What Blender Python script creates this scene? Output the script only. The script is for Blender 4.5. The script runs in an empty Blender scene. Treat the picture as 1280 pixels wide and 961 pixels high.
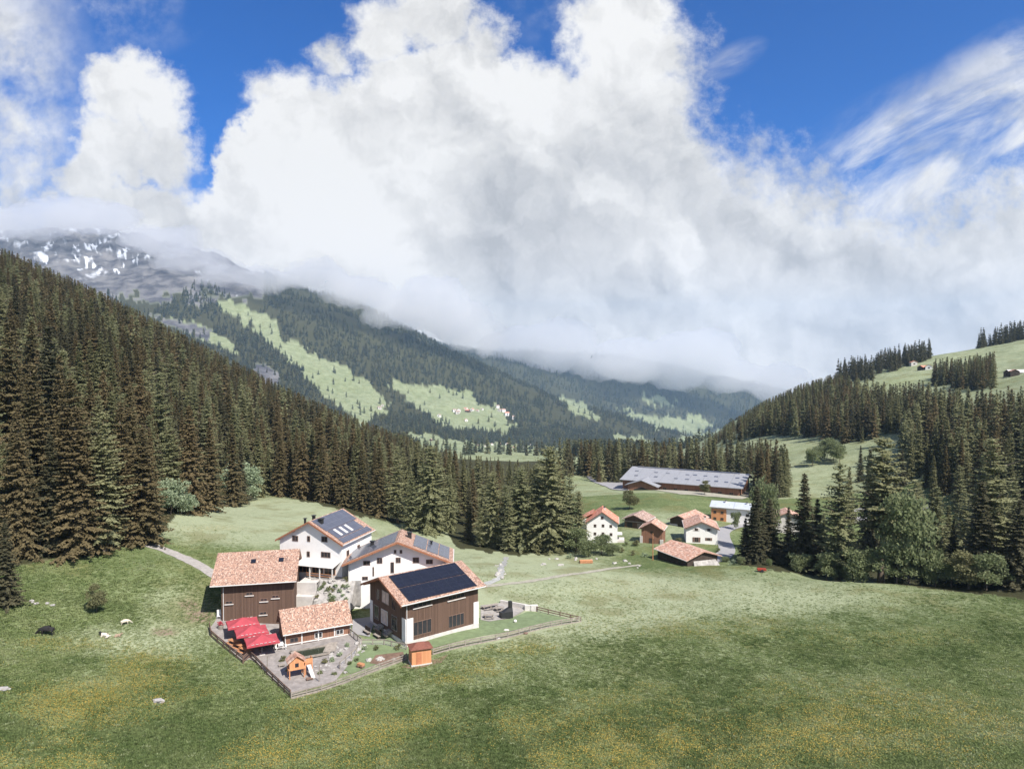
import bpy, bmesh, math, random
import numpy as np
from mathutils import Vector, Matrix, noise as mnoise
R = math.radians
scene = bpy.context.scene
COL = scene.collection
# ---------------------------------------------------------------- camera
F_PX, PITCH = 900.0, math.atan(30.5/900.0)
cam_d = bpy.data.cameras.new('camera'); cam = bpy.data.objects.new('camera', cam_d); COL.objects.link(cam)
cam_d.sensor_width = 36.0; cam_d.lens = 36.0*F_PX/1280.0
cam_d.clip_start = 0.5; cam_d.clip_end = 60000
cam.location = (0, 0, 0); cam.rotation_euler = (R(90)-PITCH, 0, 0)
scene.camera = cam
scene.view_settings.view_transform = 'Standard'; scene.view_settings.look = 'None'
scene.view_settings.exposure = 0.7; scene.view_settings.gamma = 1.0
scene.view_settings.use_curve_mapping = False
scene.render.engine = 'CYCLES'
cy = scene.cycles
cy.max_bounces = 10; cy.diffuse_bounces = 4; cy.glossy_bounces = 2; cy.transmission_bounces = 2
cy.transparent_max_bounces = 8; cy.volume_bounces = 8
cy.sample_clamp_indirect = 8.0
# ---------------------------------------------------------------- sun and sky
SUN_EL, SUN_AZ = 50.0, -48.0          # azimuth of the sun measured from +X (to the right), towards -Y (behind the camera)
sd = Vector((math.cos(R(SUN_EL))*math.cos(R(SUN_AZ)), math.cos(R(SUN_EL))*math.sin(R(SUN_AZ)), math.sin(R(SUN_EL))))
sun_l = bpy.data.lights.new('sun', 'SUN'); sun_l.energy = 5.0; sun_l.angle = R(0.53); sun_l.color = (1.0, 0.94, 0.86)
sun = bpy.data.objects.new('sun', sun_l); COL.objects.link(sun)
sun.rotation_euler = sd.to_track_quat('Z', 'Y').to_euler(); sun.location = (200, -100, 300)

class X:
    """a node socket with arithmetic"""
    def __init__(s, nt, sock): s.nt, s.k = nt, sock
    def _m(s, op, *a, clamp=False):
        n = s.nt.nodes.new('ShaderNodeMath'); n.operation = op; n.use_clamp = clamp
        for i, v in enumerate((s,)+a):
            if isinstance(v, X): s.nt.links.new(v.k, n.inputs[i])
            else: n.inputs[i].default_value = float(v)
        return X(s.nt, n.outputs[0])
    def __add__(s, o): return s._m('ADD', o)
    __radd__ = __add__
    def __mul__(s, o): return s._m('MULTIPLY', o)
    __rmul__ = __mul__
    def __sub__(s, o): return s._m('SUBTRACT', o)
    def __rsub__(s, o): return (s*-1.0)+o
    def __truediv__(s, o): return s._m('DIVIDE', o)
    def max(s, o): return s._m('MAXIMUM', o)
    def min(s, o): return s._m('MINIMUM', o)
    def pow(s, o): return s._m('POWER', o)
    def abs(s): return s._m('ABSOLUTE')
    def sqrt(s): return s._m('SQRT')
    def clamp(s): return s._m('ADD', 0.0, clamp=True)
    def smooth(s, a, b, lo=0.0, hi=1.0):
        n = s.nt.nodes.new('ShaderNodeMapRange'); n.interpolation_type = 'SMOOTHSTEP'
        for i, v in enumerate((s, a, b, lo, hi)):
            if isinstance(v, X): s.nt.links.new(v.k, n.inputs[i])
            else: n.inputs[i].default_value = float(v)
        return X(s.nt, n.outputs[0])
def xyz(nt, x, y, z=0.0):
    n = nt.nodes.new('ShaderNodeCombineXYZ')
    for i, v in enumerate((x, y, z)):
        if isinstance(v, X): nt.links.new(v.k, n.inputs[i])
        else: n.inputs[i].default_value = float(v)
    return X(nt, n.outputs[0])
def sep(nt, v):
    n = nt.nodes.new('ShaderNodeSeparateXYZ'); nt.links.new(v.k, n.inputs[0])
    return [X(nt, o) for o in n.outputs]
def nz(nt, vec, scale, detail=4.0, rough=0.5, color=False, kind=None, dist=0.0):
    n = nt.nodes.new('ShaderNodeTexNoise')
    if kind: n.noise_type = kind
    if vec is not None: nt.links.new(vec.k, n.inputs['Vector'])
    n.inputs['Scale'].default_value = scale; n.inputs['Detail'].default_value = detail
    n.inputs['Roughness'].default_value = rough; n.inputs['Distortion'].default_value = dist
    return X(nt, n.outputs['Color' if color else 'Fac'])
def mixc(nt, f, a, b, mode='MIX'):
    n = nt.nodes.new('ShaderNodeMix'); n.data_type = 'RGBA'; n.blend_type = mode; n.clamp_factor = True
    for k, v in ((0, f), (6, a), (7, b)):
        if isinstance(v, X): nt.links.new(v.k, n.inputs[k])
        elif k == 0: n.inputs[0].default_value = float(v)
        else: n.inputs[k].default_value = (v[0], v[1], v[2], 1.0)
    return X(nt, n.outputs[2])
def vmath(nt, op, a, b):
    n = nt.nodes.new('ShaderNodeVectorMath'); n.operation = op
    for i, v in enumerate((a, b)):
        if isinstance(v, X): nt.links.new(v.k, n.inputs[i])
        elif isinstance(v, (int, float)): n.inputs['Scale'].default_value = v
        else: n.inputs[i].default_value = v
    return X(nt, n.outputs[0])

world = bpy.data.worlds.new('World'); scene.world = world; world.use_nodes = True
wt = world.node_tree; wt.nodes.clear()
w_out = wt.nodes.new('ShaderNodeOutputWorld'); w_bg = wt.nodes.new('ShaderNodeBackground')
wt.links.new(w_bg.outputs[0], w_out.inputs[0]); w_bg.inputs[1].default_value = 0.107
skyn = wt.nodes.new('ShaderNodeTexSky'); skyn.sky_type = 'NISHITA'; skyn.sun_disc = False
skyn.sun_elevation = R(SUN_EL); skyn.sun_rotation = R(90-SUN_AZ); skyn.altitude = 1500
skyn.air_density = 1.0; skyn.dust_density = 0.3; skyn.ozone_density = 3.0
tc = wt.nodes.new('ShaderNodeTexCoord'); D = X(wt, tc.outputs['Generated'])
dx, dy, dz = sep(wt, D)
yy = dy.max(0.12)
u, v = dx/yy, dz/yy
P = xyz(wt, u, v, 0.0)
wv = nz(wt, P, 4.2, 5, 0.55, color=True); w2 = nz(wt, P, 15.0, 8, 0.68, color=True)
wa = sep(wt, wv); wb = sep(wt, w2)
up = u + (wa[0]-0.5)*0.10 + (wb[0]-0.5)*0.075
vp = v + (wa[1]-0.5)*0.10 + (wb[1]-0.5)*0.075
PW = xyz(wt, up, vp, 0.0)
def curve(x, pts):        # a height-against-direction curve through (pixel column, pixel row) pairs
    n = wt.nodes.new('ShaderNodeFloatCurve'); c = n.mapping.curves[0]
    q = [((px+60)/1400.0, 1.0-(row+120)/700.0) for px, row in pts]
    c.points[0].location = q[0]; c.points[1].location = q[-1]
    for a in q[1:-1]: c.points.new(*a)
    for p_ in c.points: p_.handle_type = 'AUTO_CLAMPED'
    n.mapping.use_clip = False; n.mapping.update()
    wt.links.new(((x*900.0+700.0)/1400.0).k, n.inputs['Value'])
    return X(wt, n.outputs[0])
# value 1-(row+120)/700  <->  v = (450-row)/900
TOP = [(-60,290),(40,264),(90,238),(150,222),(210,226),(248,238),(275,200),(300,158),(330,116),(372,104),(402,104),(450,84),(500,60),(560,40),(610,46),(650,72),(690,84),(720,90),(780,90),(830,110),(862,150),(880,176),(904,188),(950,190),(1000,198),(1050,208),(1110,230),(1150,222),(1210,206),(1280,190),(1340,180)]
top = curve(up, TOP)
topv = (top*700.0 - 130.0)/900.0                      # back to v:  row=(1-t)*700-120 ; v=(450-row)/900
d = topv - vp
def lobe(px, row, rx, ry):
    p, q = (up-(px-640)/900.0)*(900.0/rx), (vp-(450-row)/900.0)*(900.0/ry)
    return (1.0-(p*p+q*q).sqrt())*(min(rx, ry)/900.0)
for lb in [(170,120,56,58),(205,150,44,60),(150,190,66,56),(112,232,70,40),(212,205,50,46),(415,84,30,28),(478,52,44,50),(520,24,52,44),(556,30,46,46),(610,58,40,34),(742,46,52,62),(788,10,62,72),(824,70,42,60),(826,126,46,50),(770,90,70,60),(352,128,50,34)]:
    d = d.max(lobe(*lb))
soft = u.smooth(0.18, 0.34, 0.016, 0.060)
n_edge = nz(wt, P, 34.0, 7, 0.68)
d2 = d + (n_edge-0.5)*soft*3.0
mass = d2.smooth(soft*-0.6, soft*1.5)
# thin veils
def blob(px, row, rx, ry, ang=0.0):
    cx, cv = (px-640)/900.0, (450-row)/900.0
    a, b = u-cx, v-cv
    ca, sa = math.cos(R(ang)), math.sin(R(ang))
    p, q = (a*ca+b*sa)*(900.0/rx), (b*ca-a*sa)*(900.0/ry)
    return (1.0-(p*p+q*q).sqrt()).clamp()
st = sep(wt, P)
ca, sa = math.cos(R(28)), math.sin(R(28))
SV = xyz(wt, (u*ca+v*sa)*0.45, (v*ca-u*sa)*1.5, 3.0)
streak = nz(wt, SV, 7.0, 9, 0.62, dist=0.4)
fine = nz(wt, P, 9.0, 8, 0.6)
veilL = (blob(-20, 190, 170, 330)*1.9).clamp()*fine.smooth(0.28, 0.62)
veilL = veilL.max((blob(130, 20, 150, 70)*1.3).clamp()*fine.smooth(0.42, 0.72)*0.6)
veilR = (blob(1180, 190, 300, 110, 24)*1.9).clamp()*streak.smooth(0.38, 0.66)
veilR = veilR.max((blob(1240, 95, 190, 55, 28)*1.5).clamp()*streak.smooth(0.46, 0.68)*0.75)
veilR = veilR.max((blob(905, 85, 60, 22, 30)*1.5).clamp()*streak.smooth(0.4, 0.7)*0.5)
veilM = (blob(690, 10, 80, 60)*1.3).clamp()*fine.smooth(0.4, 0.7)*0.45
hole = (blob(252, 228, 20, 13)*2.0).clamp()*0.7
alpha = (mass*(1.0-hole)).max(veilL.max(veilR.max(veilM)))
# behind the camera and overhead: scattered cloud
gen = nz(wt, D, 2.6, 6, 0.6).smooth(0.44, 0.60)
front = dy.smooth(0.10, 0.30)
alpha = alpha*front + gen*(1.0-front)
# light and shade in the cloud: relief towards the sun side
LP1 = nz(wt, PW, 5.0, 7, 0.56); LP2 = nz(wt, xyz(wt, up+0.030, vp+0.034, 0.0), 5.0, 7, 0.56)
LQ1 = nz(wt, PW, 14.0, 6, 0.55); LQ2 = nz(wt, xyz(wt, up+0.010, vp+0.012, 0.0), 14.0, 6, 0.55)
relief = (LP1-LP2)*0.95 + (LQ1-LQ2)*0.42
bright = blob(400, 230, 230, 170)*0.16 + blob(760, 60, 140, 110)*0.14 + blob(540, 390, 80, 60)*0.15 + blob(170, 150, 90, 110)*0.12 \
  + blob(440, 270, 90, 70)*0.12 + blob(650, 130, 120, 90)*0.08 + blob(870, 440, 130, 60, -10)*0.12 - blob(620, 300, 130, 110)*0.16 - blob(760, 210, 160, 100)*0.12 \
  - blob(800, 300, 260, 110)*0.05 - blob(1100, 380, 330, 120, 8)*0.07 - blob(80, 285, 240, 50)*0.10 - blob(1150, 290, 220, 60, 10)*0.05
edge_hi = d2.smooth(0.0, 0.10, 0.06, 0.0)
lum = (0.862 + relief + bright + edge_hi).max(0.62).min(0.99)
CL_GAIN = 5.7
cr = lum.pow(1.35)*CL_GAIN*v.smooth(0.02, 0.30, 1.16, 1.0)
ccol0 = mixc(wt, lum.smooth(0.55, 0.95), (0.955, 0.965, 1.0), (1.0, 0.99, 0.975))
ccol = mixc(wt, v.smooth(0.0, 0.28, 1.0, 0.0), ccol0, (1.03, 0.985, 0.94))
cloudc = vmath(wt, 'MULTIPLY', ccol, xyz(wt, cr, cr, cr))
skc = mixc(wt, 1.0, X(wt, skyn.outputs[0]), (0.070, 0.40, 0.84), 'MULTIPLY')
final = mixc(wt, alpha, skc, cloudc)
wt.links.new(final.k, w_bg.inputs[0])
world.cycles.sampling_method = "MANUAL"; world.cycles.sample_map_resolution = 512
# ---------------------------------------------------------------- terrain
TP = [-250, 0, 130, 260, 400, 540, 680, 820, 960, 1100, 1280, 1530]
def rw(Y, row): return (450.0-row)*Y/900.0
TD = [
 {50:-39,80:-38,100:-34,115:-31.5,130:-28,150:-24,200:0,300:60,450:130,600:180,700:210,1000:200,1500:100,2200:122,2700:160,3300:260,4000:420,5000:600,6000:740,7500:740,9500:700},
 {50:-41.5,80:-41.5,100:-40,115:-37,130:-34,150:-30,200:-19,250:-8,300:4,400:25,500:50,600:80,700:84,1000:20,1500:0,2200:24,2700:120,3300:275,4000:480,5000:800,6000:800,7500:760,9500:700},
 {50:-43.5,80:-43.5,100:-42.5,115:-40,130:-37,150:-34.5,200:-27,250:-18,300:-9,400:8,500:26,600:47,700:44,1000:-30,1500:-60,2200:-37,2700:60,3300:200,4000:450,5000:800,6000:800,7500:760,9500:700},
 {50:-44.5,80:-44.5,100:-44.2,115:-42.6,130:-40,150:-38,175:-38.5,200:-41,230:-44,260:-43,300:-38,400:-22,500:-8,580:0,700:-14,1000:-90,1500:-130,2200:-110,2700:-15,3300:145,4000:440,5000:680,6000:780,7500:800,9500:700},
 {50:-45,80:-45,100:-45.2,115:-44.6,130:-42.6,150:-41,180:-42.5,220:-45.3,250:-48,300:-51,400:-46,480:-40,550:-42,700:-75,1000:-115,1500:-170,2200:-195,2700:-125,3300:50,4000:330,5000:380,6000:440,7500:400,9500:400},
 {50:-45.2,80:-45.2,100:-45,115:-44.1,130:-44.1,150:-45,180:-48.5,215:-52,300:-58,400:-60,450:-62,550:-75,700:-105,1000:-130,1500:-190,2200:-240,2700:-225,3300:-118,4000:98,4500:110,5000:60,6000:100,7500:160,9500:150},
 {50:-45.2,80:-45.4,100:-45.4,115:-45.1,130:-46.2,150:-47,180:-50.5,200:-52.8,300:-58,400:-64,550:-80,700:-100,1000:-135,1500:-195,2200:-269,2700:-285,3300:-283,4000:-165,4500:-190,5000:-330,6000:-200,7500:90,9500:0},
 {50:-45.2,80:-45.6,100:-45.7,115:-45.6,130:-47.2,150:-49,185:-52,200:-53,230:-53.7,280:-54.5,330:-59,400:-68,550:-88,700:-102,1000:-133,1500:-200,2200:-276,2700:-324,3300:-375,4000:-395,5000:-530,6000:-433,7500:-30,9500:-100},
 {50:-45.2,80:-45.6,100:-45.8,115:-45.9,130:-47.2,150:-48.8,172:-50.2,185:-53,200:-54.5,230:-55,280:-57,330:-59,400:-61,450:-62,550:-59,700:-50,850:-54,1000:-75,1500:-200,2200:-281,2700:-336,3300:-403,4000:-480,5000:-555,6000:-533,7500:-300,9500:-400},
 {50:-45.2,80:-45.4,100:-45.6,115:-45.7,130:-46.8,150:-48.2,156:-48.8,172:-55,200:-57,250:-56.5,280:-55.5,330:-54,400:-48,450:-43,550:-35,700:-22,850:-14,1000:-25,1500:-160,2200:-269,3300:-350,4000:-400,6000:-520,9500:-500},
 {50:-44.7,80:-45,100:-45,115:-45,130:-46,142:-46.6,150:-48,170:-54,200:-51,250:-42,280:-36,330:-28,400:-20,450:-16,550:-10,700:4,850:27,1000:30,1500:-60,2200:-150,3300:-200,4000:-200,6000:-300,9500:-300},
 {50:-44,80:-44.5,100:-44,115:-44,130:-44,150:-44,170:-44,200:-36,250:-25,280:-16,330:-4,400:12,450:22,550:40,700:70,850:110,1000:150,1500:200,2200:150,3300:100,6000:0,9500:0},
]
def pchip(xk, yk, x):
    xk, yk = np.asarray(xk, float), np.asarray(yk, float)
    h = np.diff(xk); dl = np.diff(yk)/h
    m = np.zeros_like(yk); m[0], m[-1] = dl[0], dl[-1]
    for i in range(1, len(yk)-1):
        if dl[i-1]*dl[i] > 0:
            w1, w2 = 2*h[i]+h[i-1], h[i]+2*h[i-1]
            m[i] = (w1+w2)/(w1/dl[i-1]+w2/dl[i])
    x = np.clip(x, xk[0], xk[-1])
    i = np.clip(np.searchsorted(xk, x)-1, 0, len(h)-1)
    t = (x-xk[i])/h[i]
    return ((2*t**3-3*t*t+1)*yk[i] + (t**3-2*t*t+t)*h[i]*m[i] + (-2*t**3+3*t*t)*yk[i+1] + (t**3-t*t)*h[i]*m[i+1])
_rs = np.random.RandomState(7); _tab = _rs.rand(512, 512)
def vnoise(x, y):
    xi, yi = np.floor(x).astype(int), np.floor(y).astype(int); fx, fy = x-xi, y-yi
    fx, fy = fx*fx*fx*(fx*(fx*6-15)+10), fy*fy*fy*(fy*(fy*6-15)+10)
    a, b = _tab[xi & 511, yi & 511], _tab[(xi+1) & 511, yi & 511]
    c, e = _tab[xi & 511, (yi+1) & 511], _tab[(xi+1) & 511, (yi+1) & 511]
    return (a*(1-fx)+b*fx)*(1-fy)+(c*(1-fx)+e*fx)*fy
def fbm(x, y, o=5, g=0.5):
    s, a, t = 0.0, 1.0, 0.0
    for k in range(o):
        s = s+a*vnoise(x*2**k+k*17.3, y*2**k+k*9.1); t += a; a *= g
    return s/t-0.5
def hgt(Xw, Yw):
    Xw, Yw = np.atleast_1d(np.asarray(Xw, float)), np.atleast_1d(np.asarray(Yw, float))
    r = np.hypot(Xw, Yw); ph = np.arctan2(Xw, Yw); lim = R(46)
    pc = np.clip(ph, -lim, lim)
    Ye = np.maximum(r*np.cos(pc), 50.0); px = 640+900*np.tan(pc)
    px = np.clip(px, -250, 1530)
    L = np.log(Ye)
    cols = [pchip(np.log(list(d.keys())), list(d.values()), L) for d in TD]
    C = np.array(cols); xs = np.array(TP, float)
    i = np.clip(np.searchsorted(xs, px)-1, 0, len(xs)-2)
    i0, i3 = np.maximum(i-1, 0), np.minimum(i+2, len(xs)-1); n = np.arange(len(px))
    h = xs[i+1]-xs[i]; t = (px-xs[i])/h
    y1, y2 = C[i, n], C[i+1, n]
    dd = (y2-y1)/h
    d0 = np.where(i > 0, (y1-C[i0, n])/np.maximum(xs[i]-xs[i0], 1), dd); d3 = np.where(i < len(xs)-2, (C[i3, n]-y2)/np.maximum(xs[i3]-xs[i+1], 1), dd)
    def mm(a, b): return np.where(a*b > 0, np.sign(a)*np.minimum(np.abs(a+b)*0.5, 2.2*np.minimum(np.abs(a), np.abs(b))), 0.0)
    m1, m2 = mm(d0, dd), mm(dd, d3)
    z = (2*t**3-3*t*t+1)*y1+(t**3-2*t*t+t)*h*m1+(-2*t**3+3*t*t)*y2+(t**3-t*t)*h*m2
    # round the back both ends meet
    back = np.clip((np.abs(ph)-lim)/(math.pi-lim), 0, 1)
    z = z*(1-back)+(-42.0+0.02*r)*back
    far = np.clip((Ye-900)/1500, 0, 1)
    z = z+fbm(Xw/38, Yw/38, 3)*1.5+fbm(Xw/9, Yw/9, 3)*0.35
    mid = np.clip((Ye-300)/300, 0, 1)
    z = z+mid*fbm(Xw/120, Yw/120, 4)*14*np.clip(Ye/1000, 0.2, 1)
    z = z+far*(fbm(Xw/900+3, Yw/900, 6, 0.55)*150+np.abs(fbm(Xw/420+9, Yw/420+4, 5, 0.55))*-90)*np.clip(Ye/3500, 0.3, 1.3)
    jag = np.clip((Ye-3700)/900, 0, 1)*np.clip((340-px)/160, 0, 1)
    z = z+jag*(np.abs(fbm(Xw/330+5, Yw/330, 5, .6))*-380+125+fbm(Xw/130, Yw/130, 4)*60)
    z = np.where(z > 780, 780+110*np.tanh((z-780)/110), z)
    return z
def hz(x, y): return float(hgt(x, y)[0])
_c, _s = math.cos(PITCH), math.sin(PITCH)
def rayuv(px, py):
    vv = (480.5-py)/F_PX; y = _c+vv*_s
    return ((px-640)/F_PX)/y, (vv*_c-_s)/y
def project(p):
    y, z = p[1]*_c-p[2]*_s, p[1]*_s+p[2]*_c
    return 640+F_PX*p[0]/y, 480.5-F_PX*z/y
def projn(x, y, z):
    a, b = y*_c-z*_s, y*_s+z*_c
    return 640+F_PX*x/a, 480.5-F_PX*b/a
_ys = np.exp(np.linspace(math.log(45), math.log(9400), 1500))
def at(px, py, ymin=0.0, ymax=1e9):
    """ground point seen at a pixel of the photograph"""
    uu, ss = rayuv(px, py)
    m = (_ys >= ymin) & (_ys <= ymax); Y = _ys[m]
    dlt = Y*ss-hgt(uu*Y, Y)
    k = np.where(dlt < 0)[0]
    if len(k) == 0:
        j = int(np.argmin(dlt)); return Vector((uu*Y[j], Y[j], float(hgt(uu*Y[j], Y[j])[0])))
    j = k[0]
    if j == 0: y = Y[0]
    else: y = Y[j-1]+(Y[j]-Y[j-1])*dlt[j-1]/(dlt[j-1]-dlt[j])
    return Vector((uu*y, y, float(hgt(uu*y, y)[0])))
# ---------------------------------------------------------------- helpers for objects and materials
def tag(o, label=None, cat=None, group=None, kind=None):
    if label: o['label'] = label
    if cat: o['category'] = cat
    if group: o['group'] = group
    if kind: o['kind'] = kind
    return o
def new_mat(name):
    m = bpy.data.materials.new(name); m.use_nodes = True; nt = m.node_tree
    b = nt.nodes['Principled BSDF']; b.inputs['Specular IOR Level'].default_value = 0.25
    return m, nt, b
def set_in(nt, b, name, v):
    if isinstance(v, X): nt.links.new(v.k, b.inputs[name])
    elif isinstance(v, (tuple, list)): b.inputs[name].default_value = (v[0], v[1], v[2], 1)
    else: b.inputs[name].default_value = v
def bump(nt, b, h, strength=0.3, dist=0.05):
    n = nt.nodes.new('ShaderNodeBump'); n.inputs['Strength'].default_value = strength; n.inputs['Distance'].default_value = dist
    nt.links.new(h.k, n.inputs['Height']); nt.links.new(n.outputs[0], b.inputs['Normal'])
def obj_co(nt): return X(nt, nt.nodes.new('ShaderNodeTexCoord').outputs['Object'])
def wpos(nt): return X(nt, nt.nodes.new('ShaderNodeNewGeometry').outputs['Position'])
def inside(px, py, poly):
    r = np.zeros(px.shape, bool); n = len(poly)
    for i in range(n):
        x1, y1 = poly[i]; x2, y2 = poly[(i+1) % n]
        if y1 == y2: continue
        c = ((y1 > py) != (y2 > py)) & (px < (x2-x1)*(py-y1)/(y2-y1)+x1)
        r ^= c
    return r
# ---------------------------------------------------------------- land cover (where wood, scree, snow, flowers grow)
WOOD_L = [(-900,700),(-100,705),(0,712),(60,700),(130,694),(200,668),(222,640),(262,628),(330,616),(400,630),(450,646),(500,654),(556,664),(575,684),(610,690),(650,694),(705,692),(712,640),(700,600),(690,560),(560,500),(0,200),(-900,100)]
WOOD_R = [(925,706),(1000,718),(1100,728),(1200,740),(1290,750),(1900,760),(1900,600),(1290,610),(1200,655),(1150,668),(1085,690),(1050,690),(1000,680),(930,668)]
FAR_MEADOWS = [
 [(262,374),(300,380),(330,392),(350,405),(352,420),(385,436),(410,450),(440,466),(470,488),(488,505),(482,520),(462,535),(438,520),(405,492),(372,466),(352,440),(325,420),(300,400)],
 [(486,476),(540,482),(575,486),(592,500),(625,512),(642,524),(640,542),(600,540),(560,536),(540,524),(508,500)],
 [(500,541),(540,544),(600,552),(660,557),(705,562),(705,590),(540,590)],
 [(770,512),(800,516),(838,522),(870,520),(892,528),(870,545),(842,540),(808,530)],
 [(840,548),(905,538),(915,548),(900,560),(850,560)],
 [(700,500),(716,498),(735,510),(760,522),(740,524),(715,514)], [(800,492),(830,498),(850,506),(835,508),(806,502)], [(760,540),(800,548),(830,556),(800,560),(765,552)],
 [(190,398),(215,398),(262,412),(300,432),(290,440),(240,418)]]
SCREE = [[(186,392),(214,398),(264,414),(258,424),(210,408)], [(322,452),(345,462),(352,478),(330,486),(315,470)]]
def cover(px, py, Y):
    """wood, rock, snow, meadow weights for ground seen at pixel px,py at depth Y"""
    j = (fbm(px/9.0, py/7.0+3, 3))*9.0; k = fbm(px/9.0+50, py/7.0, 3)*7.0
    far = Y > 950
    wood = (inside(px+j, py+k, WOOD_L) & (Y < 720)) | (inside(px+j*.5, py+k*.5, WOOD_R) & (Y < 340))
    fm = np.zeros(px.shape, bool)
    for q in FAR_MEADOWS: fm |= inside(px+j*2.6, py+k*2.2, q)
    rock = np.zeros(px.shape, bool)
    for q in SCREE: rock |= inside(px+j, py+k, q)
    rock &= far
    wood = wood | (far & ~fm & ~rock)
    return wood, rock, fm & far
def growth(px, py, y):  # flower density, plus a mask of sunlight painted into the grass colour
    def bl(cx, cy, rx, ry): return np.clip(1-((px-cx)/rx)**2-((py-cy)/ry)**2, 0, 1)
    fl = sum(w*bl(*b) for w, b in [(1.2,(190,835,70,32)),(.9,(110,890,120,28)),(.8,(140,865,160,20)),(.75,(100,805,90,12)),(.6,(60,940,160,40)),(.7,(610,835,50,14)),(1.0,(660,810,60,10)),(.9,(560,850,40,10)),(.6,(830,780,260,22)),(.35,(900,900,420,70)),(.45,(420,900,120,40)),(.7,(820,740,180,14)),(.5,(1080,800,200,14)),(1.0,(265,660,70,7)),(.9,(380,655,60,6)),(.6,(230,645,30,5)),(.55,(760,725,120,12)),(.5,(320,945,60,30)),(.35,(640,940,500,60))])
    sun_pale = sum(w*bl(*b) for w, b in [(1.5,(320,650,190,40)),(1.3,(580,690,220,44)),(1.1,(650,756,230,60)),(.5,(930,752,420,46)),(.35,(640,830,700,70)),(.7,(230,760,70,40)),(.5,(820,740,320,40)),(.8,(840,660,90,30)),(.8,(180,800,120,30))])  # paints the sunlit stretches of meadow paler than the foreground
    sun_pale = np.where(y > 300, np.where(y > 900, 0.62, 0.72), sun_pale)
    return np.clip(fl, 0, 1), np.clip(sun_pale, 0, 1)
def build_ground():
    a = np.concatenate([np.linspace(-180, -44, 60)[:-1], np.linspace(-44, 44, 1050), np.linspace(44, 180, 60)[1:]])
    na = len(a)
    rr = np.concatenate([np.linspace(4, 58, 16)[:-1], np.exp(np.linspace(math.log(58), math.log(11500), 560))])
    A, RR = np.meshgrid(np.radians(a), rr)
    x, y = (RR*np.sin(A)).ravel(), (RR*np.cos(A)).ravel()
    z = hgt(x, y)
    z = np.where(RR.ravel() > 10500, z-900, z)
    nr = len(rr)
    I = np.arange(nr*na).reshape(nr, na)
    q = np.stack([I[:-1, :-1], I[:-1, 1:], I[1:, 1:], I[1:, :-1]], -1).reshape(-1, 4)[:, ::-1]
    me = bpy.data.meshes.new('ground')
    me.vertices.add(nr*na+1); co = np.empty((nr*na+1, 3)); co[:-1, 0], co[:-1, 1], co[:-1, 2] = x, y, z
    co[-1] = (0, 0, float(hgt(0.01, 0.01)[0]))
    me.vertices.foreach_set('co', co.ravel())
    nq = len(q); tri = np.stack([np.full(na-1, nr*na), I[0, 1:], I[0, :-1]], -1)
    loops = np.concatenate([q.ravel(), tri.ravel()])
    me.loops.add(len(loops)); me.loops.foreach_set('vertex_index', loops.astype(np.int32))
    me.polygons.add(nq+len(tri))
    st_ = np.concatenate([np.arange(nq)*4, nq*4+np.arange(len(tri))*3]).astype(np.int32)
    me.polygons.foreach_set('loop_start', st_)
    me.polygons.foreach_set('use_smooth', np.ones(nq+len(tri), bool))
    me.update(calc_edges=True); me.validate()
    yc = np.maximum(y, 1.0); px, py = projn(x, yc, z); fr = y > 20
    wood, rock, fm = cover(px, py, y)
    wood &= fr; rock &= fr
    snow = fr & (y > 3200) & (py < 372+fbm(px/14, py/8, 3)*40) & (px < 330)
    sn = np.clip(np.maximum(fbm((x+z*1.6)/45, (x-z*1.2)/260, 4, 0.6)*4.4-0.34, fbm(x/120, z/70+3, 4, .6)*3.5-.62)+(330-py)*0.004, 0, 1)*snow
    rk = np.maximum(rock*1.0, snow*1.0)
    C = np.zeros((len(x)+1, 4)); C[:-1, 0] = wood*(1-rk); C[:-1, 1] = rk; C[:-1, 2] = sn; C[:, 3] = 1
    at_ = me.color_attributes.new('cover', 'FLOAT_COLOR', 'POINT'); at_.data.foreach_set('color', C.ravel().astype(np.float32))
    # second layer: flower density, sunlight painted in as paler grass, bare earth
    near = fr & (y < 900)
    def bl(cx, cy, rx, ry): return np.clip(1-((px-cx)/rx)**2-((py-cy)/ry)**2, 0, 1)
    fl, sun_pale = growth(px, py, y)
    de = sum(w*bl(*b) for w, b in [(1,(250,770,22,10)),(.9,(236,756,16,8)),(.9,(205,790,22,6)),(.8,(50,696,22,5)),(.5,(270,788,14,10))])
    C = np.zeros((len(x)+1, 4)); C[:-1, 0] = np.clip(fl, 0, 1)*near; C[:-1, 1] = np.clip(sun_pale, 0, 1)*fr; C[:-1, 2] = np.clip(de, 0, 1)*near; C[:, 3] = 1
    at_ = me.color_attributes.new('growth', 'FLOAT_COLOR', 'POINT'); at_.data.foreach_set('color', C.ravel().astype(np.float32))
    o = bpy.data.objects.new('ground', me); COL.objects.link(o)
    tag(o, 'green alpine valley floor with meadows rising into wooded slopes', 'ground', kind='structure')
    m, nt, b = new_mat('ground'); me.materials.append(m)
    def attr(n):
        k = nt.nodes.new('ShaderNodeVertexColor'); k.layer_name = n; return sep(nt, X(nt, k.outputs[0]))
    cv, gr = attr('cover'), attr('growth')
    Pn = wpos(nt)
    n_big, n_mid, n_sm, n_fine = nz(nt, Pn, 0.035, 5, 0.55), nz(nt, Pn, 0.22, 5, 0.6), nz(nt, Pn, 1.1, 5, 0.65), nz(nt, Pn, 3.2, 4, 0.7)
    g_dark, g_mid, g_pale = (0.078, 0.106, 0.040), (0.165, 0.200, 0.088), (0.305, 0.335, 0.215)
    t = (n_mid-0.5)*1.4+(n_sm-0.5)*2.1+(n_fine-0.5)*2.2+(n_big-0.5)*1.6
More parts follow.
